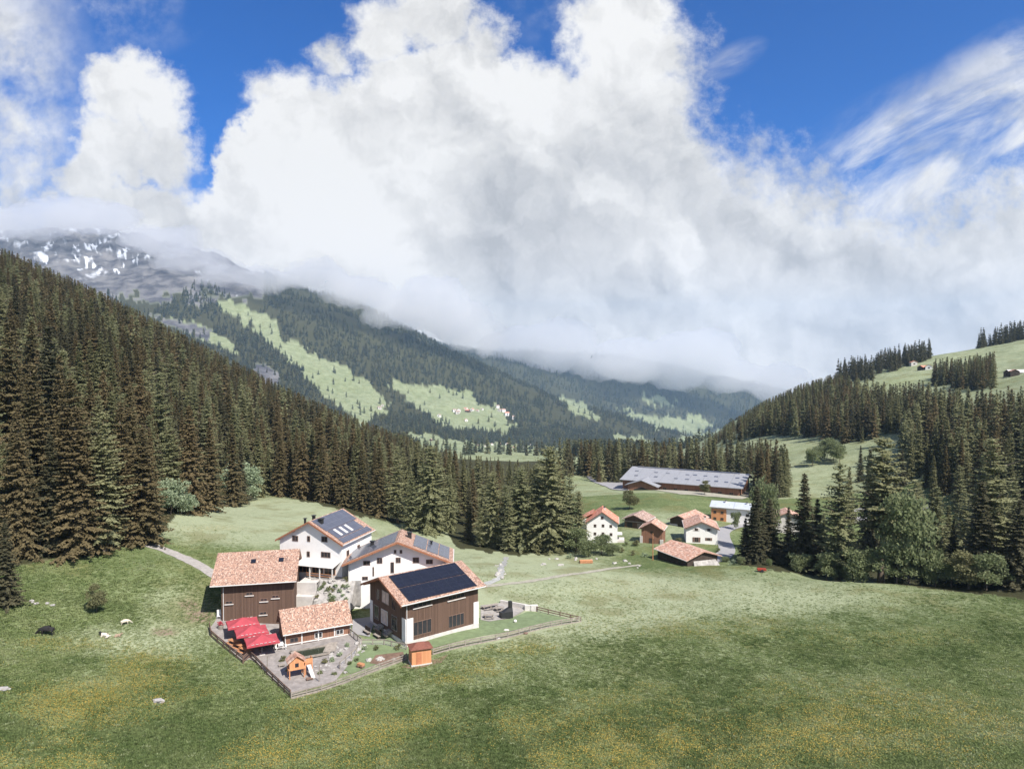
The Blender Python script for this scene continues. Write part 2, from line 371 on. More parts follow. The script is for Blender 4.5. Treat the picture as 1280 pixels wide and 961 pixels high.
    base = mixc(nt, (t+0.42).clamp(), g_dark, g_mid)
    base = mixc(nt, ((t*0.6+0.10)+gr[1]*1.15-0.28).clamp(), base, g_pale)  # pale tone carries the painted sunlight as well as random variation
    base = mixc(nt, nz(nt, Pn, 0.0045, 7, 0.7).smooth(0.46, 0.64)*gr[1]*0.55, base, g_mid)
    base = mixc(nt, nz(nt, Pn, 0.09, 4, 0.6).smooth(0.50, 0.66)*0.5, base, (0.150, 0.140, 0.055))       # drier patches
    # buttercups and dandelions
    pk = nz(nt, Pn, 4.6, 3, 0.7)
    patch = (nz(nt, Pn, 0.30, 4, 0.65)-0.5)*0.45
    thr = 0.69-(gr[0]*0.75+patch*(gr[0]*3.0+0.55).clamp())*0.20
    fl_ = (pk-thr).smooth(0.0, 0.045)*(gr[0]*6.0+0.25).clamp()
    base = mixc(nt, fl_*0.4, base, mixc(nt, nz(nt, Pn, 0.5, 2), (0.40, 0.26, 0.035), (0.46, 0.22, 0.03)))
    earth = mixc(nt, n_sm, (0.16, 0.12, 0.085), (0.30, 0.24, 0.18))
    base = mixc(nt, (gr[2]*1.6+(n_sm-0.6)).clamp(), base, earth)
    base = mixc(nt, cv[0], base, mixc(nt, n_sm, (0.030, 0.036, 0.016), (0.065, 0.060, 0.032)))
    rockc = mixc(nt, nz(nt, Pn, 0.012, 8, 0.65).smooth(0.35, 0.65), (0.06, 0.06, 0.07), (0.17, 0.165, 0.165))
    base = mixc(nt, cv[1], base, rockc)
    base = mixc(nt, (cv[2]+(nz(nt, Pn, 0.02, 6, 0.7)-0.5)*0.9).smooth(0.25, 0.75), base, (0.62, 0.65, 0.70))
    set_in(nt, b, 'Base Color', base); set_in(nt, b, 'Roughness', 0.9); b.inputs['Specular IOR Level'].default_value = 0.08
    bump(nt, b, n_sm*0.6+n_fine*0.5+n_mid, 0.75, 0.45)
    return o
ground = build_ground()
# ---------------------------------------------------------------- trees
def mesh_np(name, V, F4, mats, F3=None, mi=None, smooth=False):
    me = bpy.data.meshes.new(name); V = np.asarray(V, float); F4 = np.asarray(F4, int).reshape(-1, 4)
    F3 = np.zeros((0, 3), int) if F3 is None else np.asarray(F3, int).reshape(-1, 3)
    me.vertices.add(len(V)); me.vertices.foreach_set('co', V.ravel())
    l = np.concatenate([F4.ravel(), F3.ravel()]).astype(np.int32)
    me.loops.add(len(l)); me.loops.foreach_set('vertex_index', l)
    me.polygons.add(len(F4)+len(F3))
    me.polygons.foreach_set('loop_start', np.concatenate([np.arange(len(F4))*4, len(F4)*4+np.arange(len(F3))*3]).astype(np.int32))
    if mi is not None: me.polygons.foreach_set('material_index', np.asarray(mi, np.int32))
    if smooth: me.polygons.foreach_set('use_smooth', np.ones(len(F4)+len(F3), bool))
    me.update(calc_edges=True)
    for m in mats: me.materials.append(m)
    return me
def kites(C, Dv, W, L, wd):
    """leaf-shaped quads: base point C, direction Dv, sideways W, length L, width wd"""
    L, wd = L[:, None], wd[:, None]
    a = C; b = C+Dv*L*0.45+W*wd*0.5; c = C+Dv*L; d = C+Dv*L*0.45-W*wd*0.5
    V = np.stack([a, b, c, d], 1).reshape(-1, 3); F = np.arange(len(V)).reshape(-1, 4)
    return V, F
def unit(v): return v/np.maximum(np.linalg.norm(v, axis=1, keepdims=True), 1e-6)
def conifer(seed, H=25.0, Rm=3.9, whorls=34, per=6, tw=8, base=0.06, power=0.85, droop=0.32, tl=1.0, wf=0.42, ragged=0.25, belly=0.0):
    r = np.random.RandomState(seed); C, Dd, Ll, Wd = [], [], [], []
    for w in range(whorls):
        t0 = t = base+(1-base)*(w+r.rand()*0.8)/whorls; t = min(t, 0.985)
        n = max(3, int(round(per*(1.0 if t < 0.8 else 0.8)))); off = r.rand()*6.28
        for k in range(n):
            t = min(0.985, max(base*0.7, t0+r.uniform(-.5, .5)*1.5*(1-base)/whorls)); tt = (1-t)/(1-base)
            prof = min(1.0, tt**power)*(1.0-belly*max(0.0, 1-(1-tt)/0.22))
            L = Rm*prof*(1-ragged+2*ragged*r.rand()*r.rand()+ragged*0.4*r.rand())+0.25
            ph = off+k*6.283/n+r.randn()*0.22
            d0 = np.array([math.cos(ph), math.sin(ph), 0.0])
            sl = 0.30-0.75*(1-t)*1.0*(droop/0.32)*0.9+r.randn()*0.13
            m = max(2, int(tw*L/Rm)+2)
            s = (np.arange(m)+r.rand(m)*0.9)/m*L*0.98
            zz = t*H+s*sl-0.02*s*s+0.10*np.maximum(0, s-L*0.65)
            B = d0[None]*s[:, None]; B[:, 2] = zz
            side = np.array([-d0[1], d0[0], 0.0])
            for sg in (-1, 1, 0):
                a = R(58)*sg+r.randn(m)*0.25
                dv = d0[None]*np.cos(a)[:, None]+side[None]*np.sin(a)[:, None]
                dv[:, 2] += -0.25-0.35*r.rand(m)+sl*0.5
                if sg == 0: dv[:, 2] += 0.15
                dv = unit(dv)
                ln = (0.42+0.34*(L-s)*0.9)*(0.75+0.5*r.rand(m))*tl
                ww = np.cross(dv, r.randn(m, 3)*0.55+np.array([0, 0, 1.0])); ww = unit(ww)
                C.append(B); Dd.append(dv); Ll.append(np.minimum(ln, 1.9*tl)); Wd.append(ww)
            # hanging sprays
            dv = unit(np.stack([r.randn(m)*0.3, r.randn(m)*0.3, -np.ones(m)], 1))
            C.append(B); Dd.append(dv); Ll.append((0.35+0.45*r.rand(m))*tl); Wd.append(unit(np.cross(dv, r.randn(m, 3))))
    C, Dd, Ll, Wd2 = map(np.concatenate, (C, Dd, Ll, Wd))
    V, F = kites(C, Dd, Wd2, Ll, Ll*wf+0.08)
    # leader
    V2, F2 = kites(np.array([[0, 0, H*0.955]]*3), unit(np.array([[0.05, 0, 1.0], [0, .05, 1], [-.04, -.04, 1]])), np.array([[1., 0, 0], [0, 1, 0], [.7, .7, 0]]), np.array([H*0.05]*3), np.array([0.35]*3))
    return np.concatenate([V, V2]), np.concatenate([F, F2+len(V)])
def trunk_mesh(name, H, r0, mat, n=8, seed=0, top=0.96, limbs=0, limb_h=(0.3, 0.8), limb_len=2.5):
    r = np.random.RandomState(seed); V, F = [], []
    def tube(P, rad, n):
        b = len(V)
        for (p, q) in zip(P, rad):
            for k in range(n):
                a = 6.283*k/n; V.append((p[0]+q*math.cos(a), p[1]+q*math.sin(a), p[2]))
        for i in range(len(P)-1):
            for k in range(n): F.append((b+i*n+k, b+i*n+(k+1) % n, b+(i+1)*n+(k+1) % n, b+(i+1)*n+k))
    K = 7; P = [(r.randn()*0.05*i/2, r.randn()*0.05*i/2, -0.6+(H*top+0.6)*i/(K-1)) for i in range(K)]
    tube(P, [r0*1.35]+[r0*(1-0.93*i/(K-1)) for i in range(1, K)], n)
    for k in range(limbs):
        t = limb_h[0]+(limb_h[1]-limb_h[0])*r.rand(); ph = r.rand()*6.283; L = limb_len*(0.6+0.6*r.rand())
        d = np.array([math.cos(ph), math.sin(ph), 0.35+0.4*r.rand()])
        p0 = np.array([0, 0, t*H]); tube([p0, p0+d*L*0.5, p0+d*L+np.array([0, 0, .1*L])], [r0*0.35, r0*0.22, 0.02], 5)
    me = mesh_np(name, V, F, [mat], smooth=True); return me
def leafy(seed, H, Rx, blobs=16, leaves=2600, size=0.34, low=0.12, flat=0.0):
    """broad-leaved crown: leaf clumps gathered round many uneven lumps"""
    r = np.random.RandomState(seed); C = []
    cs = []
    for i in range(blobs):
        t = r.rand(); z = H*(low+(1-low)*(0.12+0.78*t)); rr = Rx*math.sqrt(max(0.05, 1-((t-0.42)/0.62)**2))*(0.35+0.5*r.rand()); ph = r.rand()*6.283
        cs.append((rr*math.cos(ph), rr*math.sin(ph), z, (0.26+0.22*r.rand())*min(Rx, H*0.5)*1.15))
    cs = np.array(cs); w = cs[:, 3]**2; w /= w.sum()
    k = r.choice(len(cs), leaves, p=w)
    d = unit(r.randn(leaves, 3)); d[:, 2] = np.abs(d[:, 2])*0.9-0.25*r.rand(leaves); d = unit(d)
    rad = cs[k, 3]*(0.72+0.34*r.rand(leaves))*(0.85+0.3*np.sin(7*d[:, 0]+3*k)*np.cos(6*d[:, 1]))
    C = cs[k, :3]+d*rad[:, None]*np.array([1, 1, 0.85])
    C[:, 2] = np.maximum(C[:, 2], H*low*0.4)
    dv = unit(d*0.6+r.randn(leaves, 3)*0.7); W = unit(np.cross(dv, r.randn(leaves, 3)))
    L = size*(0.7+0.8*r.rand(leaves))
    return kites(C, dv, W, L, L*0.85)
def foliage_mat(name, c1, c2, c3, rough=0.75, trans=0.38, nscale=0.35):
    m, nt, b = new_mat(name)
    oi = nt.nodes.new('ShaderNodeObjectInfo'); rnd = X(nt, oi.outputs['Random'])
    Pn = wpos(nt); a = nz(nt, Pn, nscale, 3, 0.6); f = nz(nt, Pn, 2.5, 2, 0.6)
    col = mixc(nt, rnd, c1, c2)
    col = mixc(nt, (a-0.5)*1.6+(f-0.5)*1.2+0.42, col, c3)
    set_in(nt, b, 'Base Color', col); set_in(nt, b, 'Roughness', rough)
    b.inputs['Specular IOR Level'].default_value = 0.2
    tr = nt.nodes.new('ShaderNodeBsdfTranslucent'); nt.links.new(col.k, tr.inputs[0])
    mx = nt.nodes.new('ShaderNodeMixShader'); mx.inputs[0].default_value = trans
    out = nt.nodes['Material Output']
    nt.links.new(b.outputs[0], mx.inputs[1]); nt.links.new(tr.outputs[0], mx.inputs[2]); nt.links.new(mx.outputs[0], out.inputs[0])
    return m
m_brown = foliage_mat('needles_brown', (0.08, 0.078, 0.038), (0.165, 0.128, 0.066), (0.21, 0.165, 0.088))
m_dark = foliage_mat('needles_dark', (0.056, 0.062, 0.036), (0.1, 0.096, 0.054), (0.14, 0.128, 0.076))
m_green = foliage_mat('needles_green', (0.105, 0.118, 0.056), (0.185, 0.18, 0.088), (0.235, 0.23, 0.12))
m_larch = foliage_mat('needles_larch', (0.165, 0.182, 0.088), (0.265, 0.262, 0.135), (0.325, 0.33, 0.19), trans=0.45)
m_leaf = foliage_mat('leaves_green', (0.15, 0.19, 0.085), (0.19, 0.22, 0.105), (0.26, 0.29, 0.16), trans=0.45)
m_pale = foliage_mat('leaves_pale', (0.28, 0.35, 0.21), (0.33, 0.39, 0.25), (0.38, 0.44, 0.3), trans=0.45)
m_far = foliage_mat('needles_far', (0.083, 0.107, 0.070), (0.107, 0.125, 0.083), (0.138, 0.152, 0.103), nscale=0.015)
m_bark, nt, b = new_mat('bark')
set_in(nt, b, 'Base Color', mixc(nt, nz(nt, obj_co(nt), 3.0, 5), (0.10, 0.075, 0.055), (0.22, 0.18, 0.14))); set_in(nt, b, 'Roughness', 0.9)
# prototypes: (kind, crown mesh, trunk mesh, nominal height)
PROTO = {}
def proto(key, crown, trunk, H): PROTO.setdefault(key, []).append((crown, trunk, H))
TR = trunk_mesh('spruce_trunk', 25, 0.34, m_bark, limbs=10, limb_h=(0.05, 0.3), limb_len=1.6, seed=3)
TL = trunk_mesh('larch_trunk', 25, 0.36, m_bark, limbs=22, limb_h=(0.15, 0.85), limb_len=3.0, seed=4)
for i, (m, key) in enumerate([(m_brown, 'brown'), (m_brown, 'brown'), (m_brown, 'brown'), (m_dark, 'dark'), (m_dark, 'dark'), (m_green, 'green'), (m_green, 'green')]):
    V, F = conifer(10+i, 25, [4.3, 4.7, 3.7, 4.4, 3.9, 4.6, 4.1][i], 46, 7, 10, power=[1.0, .92, 1.08, .95, 1.1, .88, 1.0][i], ragged=0.34, tl=.82, droop=[.32,.4,.3,.36,.32,.28,.36][i])
    proto(key, mesh_np('spruce_crown', V, F, [m]), TR, 25)
for i in range(3):
    V, F = conifer(30+i, 25, [4.6, 5.2, 4.2][i], 40, 7, 11, base=0.08, power=[.62, .7, .58][i], droop=0.2, tl=0.62, wf=0.4, ragged=0.5, belly=0.3)
    proto('larch', mesh_np('larch_crown', V, F, [m_larch]), TL, 25)
V, F = conifer(40, 25, 3.6, 26, 6, 8, base=0.40, power=0.5, droop=0.2, tl=0.9, wf=0.36, ragged=0.45, belly=0.3)
proto('pole', mesh_np('larch_crown', V, F, [m_larch]), TL, 25)
V, F = conifer(41, 25, 5.8, 44, 8, 13, base=0.04, power=0.40, droop=0.2, tl=.66, wf=0.45, ragged=0.55, belly=0.1)
proto('broad', mesh_np('larch_crown', V, F, [m_larch]), TL, 25)
V, F = conifer(42, 25, 6.2, 44, 8, 13, base=0.04, power=0.46, droop=0.25, tl=.68, wf=0.45, ragged=0.5, belly=0.1)
proto('broad', mesh_np('larch_crown', V, F, [m_larch]), TL, 25)
V, F = conifer(43, 25, 2.4, 36, 6, 7, base=0.02, power=0.6, droop=0.3, ragged=0.25)
proto('slim', mesh_np('spruce_crown', V, F, [m_dark]), TR, 25)
BT = trunk_mesh('shrub_trunk', 8, 0.16, m_bark, n=6, limbs=14, limb_h=(0.1, 0.7), limb_len=2.4, seed=6, top=0.8)
for i in range(2):
    V, F = leafy(50+i, 8, 3.6, 20, 3600, 0.34); proto('leaf', mesh_np('shrub_crown', V, F, [m_leaf]), BT, 8)
    V, F = leafy(60+i, 8, 4.4, 22, 3600, 0.34); proto('pale', mesh_np('shrub_crown', V, F, [m_pale]), BT, 8)
V, F = leafy(70, 8, 3.2, 22, 4600, 0.34); proto('darkleaf', mesh_np('shrub_crown', V, F, [m_green]), BT, 8)
LOWCOL = {}
def low(key, crown, trunk):
    """one-piece trees for the massed far woods"""
    c = LOWCOL.setdefault(key, bpy.data.collections.new('trees_'+key))
    o = bpy.data.objects.new('massed_tree', crown); c.objects.link(o)
for key in ('brown', 'dark', 'green', 'larch'):
    for cr, tr, H in PROTO[key]: low('near', cr, tr)
for i in range(4):
    V, F = conifer(80+i, 25, [4.4, 4.8, 4.0, 4.8][i], 22, 5, 4, power=[1.0,1.05,.95,.8][i], tl=1.3, wf=0.55, ragged=0.35)
    low('mid', mesh_np('massed_crown', V, F, [(m_brown, m_dark, m_green, m_larch)[i]]), None)
for i in range(4):
    V, F = conifer(90+i, 25, [4.0, 4.6, 3.8, 5.4][i], 9, 5, 1, power=.75, tl=2.6, wf=0.75, ragged=0.3)
    low('far', mesh_np('massed_crown', V, F, [(m_far, m_far, m_dark, m_green)[i]]), None)
def forest_nodes():
    ng = bpy.data.node_groups.new('plant_trees', 'GeometryNodeTree')
    ng.interface.new_socket('Geometry', in_out='INPUT', socket_type='NodeSocketGeometry')
    ng.interface.new_socket('Trees', in_out='INPUT', socket_type='NodeSocketCollection')
    ng.interface.new_socket('Geometry', in_out='OUTPUT', socket_type='NodeSocketGeometry')
    gi, go = ng.nodes.new('NodeGroupInput'), ng.nodes.new('NodeGroupOutput')
    ip = ng.nodes.new('GeometryNodeInstanceOnPoints'); ci = ng.nodes.new('GeometryNodeCollectionInfo')
    ci.inputs['Separate Children'].default_value = True; ci.inputs['Reset Children'].default_value = True
    def na(n, t):
        a = ng.nodes.new('GeometryNodeInputNamedAttribute'); a.data_type = t; a.inputs['Name'].default_value = n; return a
    ng.links.new(gi.outputs[0], ip.inputs['Points']); ng.links.new(gi.outputs[1], ci.inputs[0]); ng.links.new(ci.outputs[0], ip.inputs['Instance'])
    ip.inputs['Pick Instance'].default_value = True
    a = na('pick', 'INT'); ng.links.new([s for s in a.outputs if s.enabled][0], ip.inputs['Instance Index'])
    a = na('turn', 'FLOAT_VECTOR'); ng.links.new([s for s in a.outputs if s.enabled][0], ip.inputs['Rotation'])
    a = na('size', 'FLOAT_VECTOR'); ng.links.new([s for s in a.outputs if s.enabled][0], ip.inputs['Scale'])
    ng.links.new(ip.outputs[0], go.inputs[0])
    return ng
FN = forest_nodes()
def mass(name, colkey, P, S, pick, label, cat='forest'):
    P = np.asarray(P); n = len(P)
    me = bpy.data.meshes.new(name); me.vertices.add(n); me.vertices.foreach_set('co', P.ravel())
    r = np.random.RandomState(n)
    a = me.attributes.new('pick', 'INT', 'POINT'); a.data.foreach_set('value', np.asarray(pick, np.int32))
    t = np.zeros((n, 3)); t[:, 2] = r.rand(n)*6.283; t[:, :2] = r.randn(n, 2)*0.02
    a = me.attributes.new('turn', 'FLOAT_VECTOR', 'POINT'); a.data.foreach_set('vector', t.ravel())
    a = me.attributes.new('size', 'FLOAT_VECTOR', 'POINT'); a.data.foreach_set('vector', np.asarray(S).ravel())
    o = bpy.data.objects.new(name, me); COL.objects.link(o)
    md = o.modifiers.new('trees', 'NODES'); md.node_group = FN
    md[[s.identifier for s in FN.interface.items_tree if s.name == 'Trees'][0]] = LOWCOL[colkey]
    return tag(o, label, cat, kind='stuff')
# ---- where trees stand
LIST = []      # x, y, z, H, kind, width factor, label, group, category
def put_tree(px, toprow, Y, kind, wf=1.0, label=None, group=None, cat='spruce tree', Hmin=None):
    uu, ss = rayuv(px, toprow); x = uu*Y; z = hz(x, Y); H = ss*Y-z
    if Hmin: H = max(H, Hmin)
    H = max(H, 1.6)
    LIST.append((x, Y, z, H, kind, wf, label, group, cat))
RF = [[(880,562),(900,545),(950,512),(1000,494),(1050,480),(1070,500),(1110,506),(1160,508),(1185,514),(1215,518),(1240,514),(1285,520),(1600,510),(1600,670),(1285,652),(1240,642),(1200,630),(1160,614),(1130,602),(1105,565),(1060,556),(1030,547),(960,544),(905,556)],
      [(1186,472),(1242,466),(1242,486),(1190,488)], [(1166,472),(1186,472),(1186,483),(1166,483)]]
def scatter():
    rs = np.random.RandomState(11); T = []
    # wood on the near and middle slopes
    sp = 6.3
    gx, gy = np.meshgrid(np.arange(-620, 300, sp), np.arange(112, 740, sp)); x = (gx+rs.rand(*gx.shape)*sp).ravel(); y = (gy+rs.rand(*gy.shape)*sp).ravel()
    z = hgt(x, y); px, py = projn(x, y, z)
    k = inside(px, py, WOOD_L) & (y < 700) & (px > -330) & (px < 780)
    k &= ~((y > 150) & (y < 235) & (px > 225) & (px < 560) & (py > 612))
    k &= ~((px > 545) & (px < 745) & ((y < 232) | (rs.rand(len(px)) < 0.6)))
    T.append((x[k], y[k], z[k], np.zeros(k.sum())))
    gx, gy = np.meshgrid(np.arange(40, 900, 6.2), np.arange(222, 1000, 6.2)); x = (gx+rs.rand(*gx.shape)*6.2).ravel(); y = (gy+rs.rand(*gy.shape)*6.2).ravel()
    z = hgt(x, y); px, py = projn(x, y, z)
    k = np.zeros(len(x), bool)
    for q in RF: k |= inside(px, py, q)
    k &= (px < 1500) & ~((px > 940) & (px < 1130) & (y < 420))
    sky = (np.abs(py-(467-(px-1091)*27/74)) < 5+5*(px-1091)/74) & (px > 1090) & (px < 1163) & (y > 740) & (rs.rand(len(px)) < 0.4)
    sky |= (px > 1222) & (px < 1400) & (y > 820) & (y < 940) & (rs.rand(len(px)) < 0.45)
    sky |= (px > 1036) & (px < 1092) & (np.abs(py-472) < 4) & (y > 700) & (rs.rand(len(px)) < 0.5)
    k |= sky
    cl = inside(px, py, RF[1]) | inside(px, py, RF[2]) | ((px > 1166) & (px < 1184) & (np.abs(py-477) < 4))
    T.append((x[k], y[k], z[k], np.where(sky[k], 2, np.where(cl[k], 4, 1))))
    q = 90; y = rs.uniform(152, 262, q); p = rs.uniform(1300, 1640, q); x = (p-640)/900*y; T.append((x, y, hgt(x, y), np.full(q, 1)))
    # belt of trees behind the long barn
    n = 300; y = rs.uniform(372, 470, n); p = rs.uniform(700, 972, n); x = (p-640)/900*y; z = hgt(x, y)
    k = (p < 965) & ((p > 735) | (y > 400)); T.append((x[k], y[k], z[k], np.full(k.sum(), 3)))
    n = 40; y = rs.uniform(300, 345, n); p = rs.uniform(948, 985, n); x = (p-640)/900*y; z = hgt(x, y); T.append((x, y, z, np.full(n, 3)))
    x, y, z, a = [np.concatenate(v) for v in zip(*T)]
    # skip trees the slope itself hides
    u = x/y; keep = np.ones(len(x), bool)
    ts = np.linspace(0.3, 0.985, 22)
    for t in ts:
        hh = hgt(x*t, y*t); keep &= ~(hh > (z+26)*t)
    x, y, z, a = x[keep], y[keep], z[keep], a[keep]
    return x, y, z, a, rs
TX, TY, TZ, TA, rs = scatter()
n = len(TX); px_, py_ = projn(TX, TY, TZ)
TH = 17+12*rs.rand(n); TH = np.where(TA == 0, 12+21*rs.rand(n)*np.where(TY < 250, 1.0, .85), TH)
TH = np.where(TA == 3, 17+9*rs.rand(n), TH); TH = np.where((TA == 1), 16+10*rs.rand(n), TH); TH = np.where(TA == 2, 15+11*rs.rand(n), TH)
TH *= np.where(rs.rand(n) < 0.12, 0.6, 1.0)
_cx = np.array([-400,0,100,200,300,400,480,540,600,660,720]); _cy = np.array([120,306,350,400,453,502,534,556,568,573,570])
_rx = np.array([700,870,900,950,1000,1060,1085,1110,1160,1200,1290,1500]); _ry = np.array([548,548,534,502,479,461,470,478,472,482,480,470])
capr = np.where(TA == 0, np.interp(px_, _cx, _cy), np.where(TA == 1, np.interp(px_, _rx, _ry), np.where(TA == 3, 546.0, -999.0)))+rs.rand(n)**1.5*22
Hcap = (TY*np.array([rayuv(640, c_)[1] for c_ in capr])-TZ)
TH = np.where((TA == 2) | (TA == 4), TH, np.minimum(TH, Hcap)); TH = np.where(TA == 4, np.minimum(TH, 20), TH)
_k = TH > 6.5
TX, TY, TZ, TA, TH, px_, py_ = TX[_k], TY[_k], TZ[_k], TA[_k], TH[_k], px_[_k], py_[_k]; n = len(TX)
_pt = fbm(TX/45, TY/45, 3)*1.1+rs.randn(n)*0.16
_br = np.where(_pt < -0.12, 'dark', np.where(_pt < 0.10, 'brown', np.where(_pt < 0.20, 'green', np.where(_pt < .34, 'larch', 'brown'))))
_lv = rs.rand(n) < np.clip((px_-380)/480, 0, .5)
TK = np.where(TA == 0, np.where(_lv, np.where(rs.rand(n) < .6, 'larch', 'green'), _br),
     np.where(rs.rand(n) < 0.30, 'dark', np.where(rs.rand(n) < 0.22, 'larch', np.where(rs.rand(n) < 0.55, 'green', 'brown'))))
TK = np.where(TA == 2, 'dark', TK)
NPICK = {'brown': [0, 1, 2], 'dark': [3, 4], 'green': [5, 6], 'larch': [7, 8, 9]}
# the trees one can single out: pixel column of the stem, row of the tip, distance
GL = 'spruces along the lower edge of the slope wood'
put_tree(6, 645, 110, 'dark', 1.25, 'dark spruce alone on the grass at the left edge of the photo', cat='spruce tree')
for (p, t, Y, k, w) in [(40,452,124,'brown',1.2),(88,470,120,'brown',1.3),(20,520,118,'dark',1.3),(62,540,116,'dark',1.2),(110,560,119,'brown',1.2),(-30,440,122,'brown',1.2),(-70,470,118,'dark',1.3),(150,500,134,'brown',1.15),(10,400,150,'brown',1.1),(60,405,152,'dark',1.1)]:
    put_tree(p, t, Y+(15 if Y < 130 else 8), k, w, 'tall dark spruce in the big stand above the black cow', 'tall spruces above the cows')
put_tree(95, 505, 131, 'brown', 1.2, 'brownish conifer at the front of the big stand above the cows', cat='conifer')
put_tree(158, 565, 140, 'brown', 1.2, 'brownish lower conifer at the right flank of the big stand above the cows', cat='conifer')
put_tree(128, 512, 135, 'larch', 1.3, 'pale green larch amid dark spruces above the black cow', cat='larch tree')
put_tree(178, 532, 142, 'brown', 1.35, 'bushy spruce beside the upper end of the gravel path', cat='spruce tree')
put_tree(236, 505, 176, 'brown', 1.2, 'broad spruce at the meadow corner next to pale bushes', cat='spruce tree')
put_tree(212, 520, 172, 'larch', 1.1, 'yellowish larch behind the pale bushes at the meadow corner', cat='larch tree')
for (p, t, Y, k, w) in [(262,520,190,'brown',1.1),(290,528,212,'brown',1.1),(322,530,238,'green',1),(350,540,243,'brown',1.05),(378,538,238,'brown',1.05),(402,545,232,'brown',1.1),(428,548,228,'brown',1.05),(452,552,226,'brown',1.1),(474,545,224,'brown',1.1),(496,556,222,'larch',1.0),(300,545,220,'dark',1)]:
    put_tree(p, t, Y, k, w, 'brownish spruce on the upper rim of the meadow behind the white lodges', GL)
put_tree(538, 556, 214, 'broad', 1.0, 'broad light green larch right of the brownish spruces behind the lodges', cat='larch tree')
put_tree(514, 590, 212, 'larch', 1.2, 'short pale larch left of the broad larch behind the lodges', cat='larch tree')
put_tree(586, 600, 208, 'slim', 1.05, 'slim near-black spruce between two broad light green larches', cat='spruce tree')
for (p, t, Y, k, w, l) in [(616,588,200,'broad',.9,'round-topped green larch next to the slim black spruce'),(652,582,197,'broad',1.0,'green larch in the middle of the clump above the stream'),(688,556,196,'broad',1.1,'tallest broad larch of the clump, above the stream'),(712,590,203,'larch',1.1,'greyish larch on the village side of the clump above the stream'),(600,632,199,'larch',1.0,'low larch in front of the slim black spruce'),(668,626,194,'green',1.2,'short dense conifer in front of the tallest larch'),(636,618,194,'larch',1.2,'feathery low larch at the foot of the clump above the stream')]:
    put_tree(p, t, Y, k, w, l, None, 'larch tree')
for (p, t, Y, w) in [(632,604,206,.85),(672,578,203,.9),(704,604,197,.8),(562,592,221,.8),(604,606,212,.8),(646,612,199,.75),(724,612,200,.7)]: put_tree(p, t, Y, 'broad', w, 'light larch', 'larches filling the clump above the stream', 'larch tree')
for (p, t, Y, k, w, l, c) in [(213,600,168,'pale',1.2,'pale blossoming shrub under the spruces at the meadow corner','shrub'),(226,612,170,'pale',1.0,'small pale shrub on the lower rim of the meadow corner','shrub'),(296,578,226,'pale',1.1,'large pale green shrub at the top of the sunny meadow','shrub'),(312,592,228,'pale',1.0,'lower pale shrub beside the large one on the meadow top','shrub'),(120,729,113,'darkleaf',0.75,'small dark round bush alone on the grass above the cows','bush')]:
    put_tree(p, t, Y, k, w, l, None, c)
for (p, t, Y, k, w) in [(962,622,184,'dark',1.8),(932,646,184,'dark',1.6),(946,636,180,'dark',1.7),(986,632,188,'dark',1.2),(1030,640,188,'larch',1.2),(1062,640,182,'larch',1.0),(1120,650,176,'green',1.2),(1156,640,170,'larch',1.2),(1186,630,180,'green',1.2),(1206,616,186,'larch',1.2),(1216,650,164,'dark',1.3),(1250,620,172,'green',1.3),(1268,600,186,'larch',1.2),(1290,640,152,'dark',1.3),(1176,668,162,'larch',1.1),(1146,600,196,'larch',1.1),(1120,590,206,'green',1.1),(1168,586,220,'green',1.1),(1200,580,224,'larch',1.2),(1228,572,226,'dark',1.2),(1264,570,226,'green',1.2)]:
    put_tree(p, t, Y, k, w, 'conifer in the thick tree belt along the gully at the right', 'conifers of the gully belt', 'conifer')
# village
put_tree(787, 612, 262, 'darkleaf', 1.0, 'dark round bushy tree on the slope above the village barns', cat='tree')
put_tree(881, 600, 300, 'darkleaf', .85, 'small round tree standing in front of the long barn', cat='tree')
for (p, t, Y, w) in [(736,672,188,1.3),(752,668,192,1.3),(720,660,194,1.2),(766,678,190,1.2)]:
    put_tree(p, t, Y, 'leaf', w, 'green bush below the red-roofed white village house', 'bushes below the red-roofed house', 'bush')
put_tree(957, 598, 200, 'leaf', .42, 'light green leafy tree behind the front dark spruce beside the road', cat='tree')
put_tree(920, 638, 232, 'leaf', .55, 'small tree against the orange wall of the metal-roofed house', cat='tree')
put_tree(848, 672, 202, 'darkleaf', 1.2, 'dark low bush beside the shuttered white house', cat='bush')
put_tree(795, 674, 203, 'darkleaf', 1.2, 'dark low bush beside the tall timber store', cat='bush')
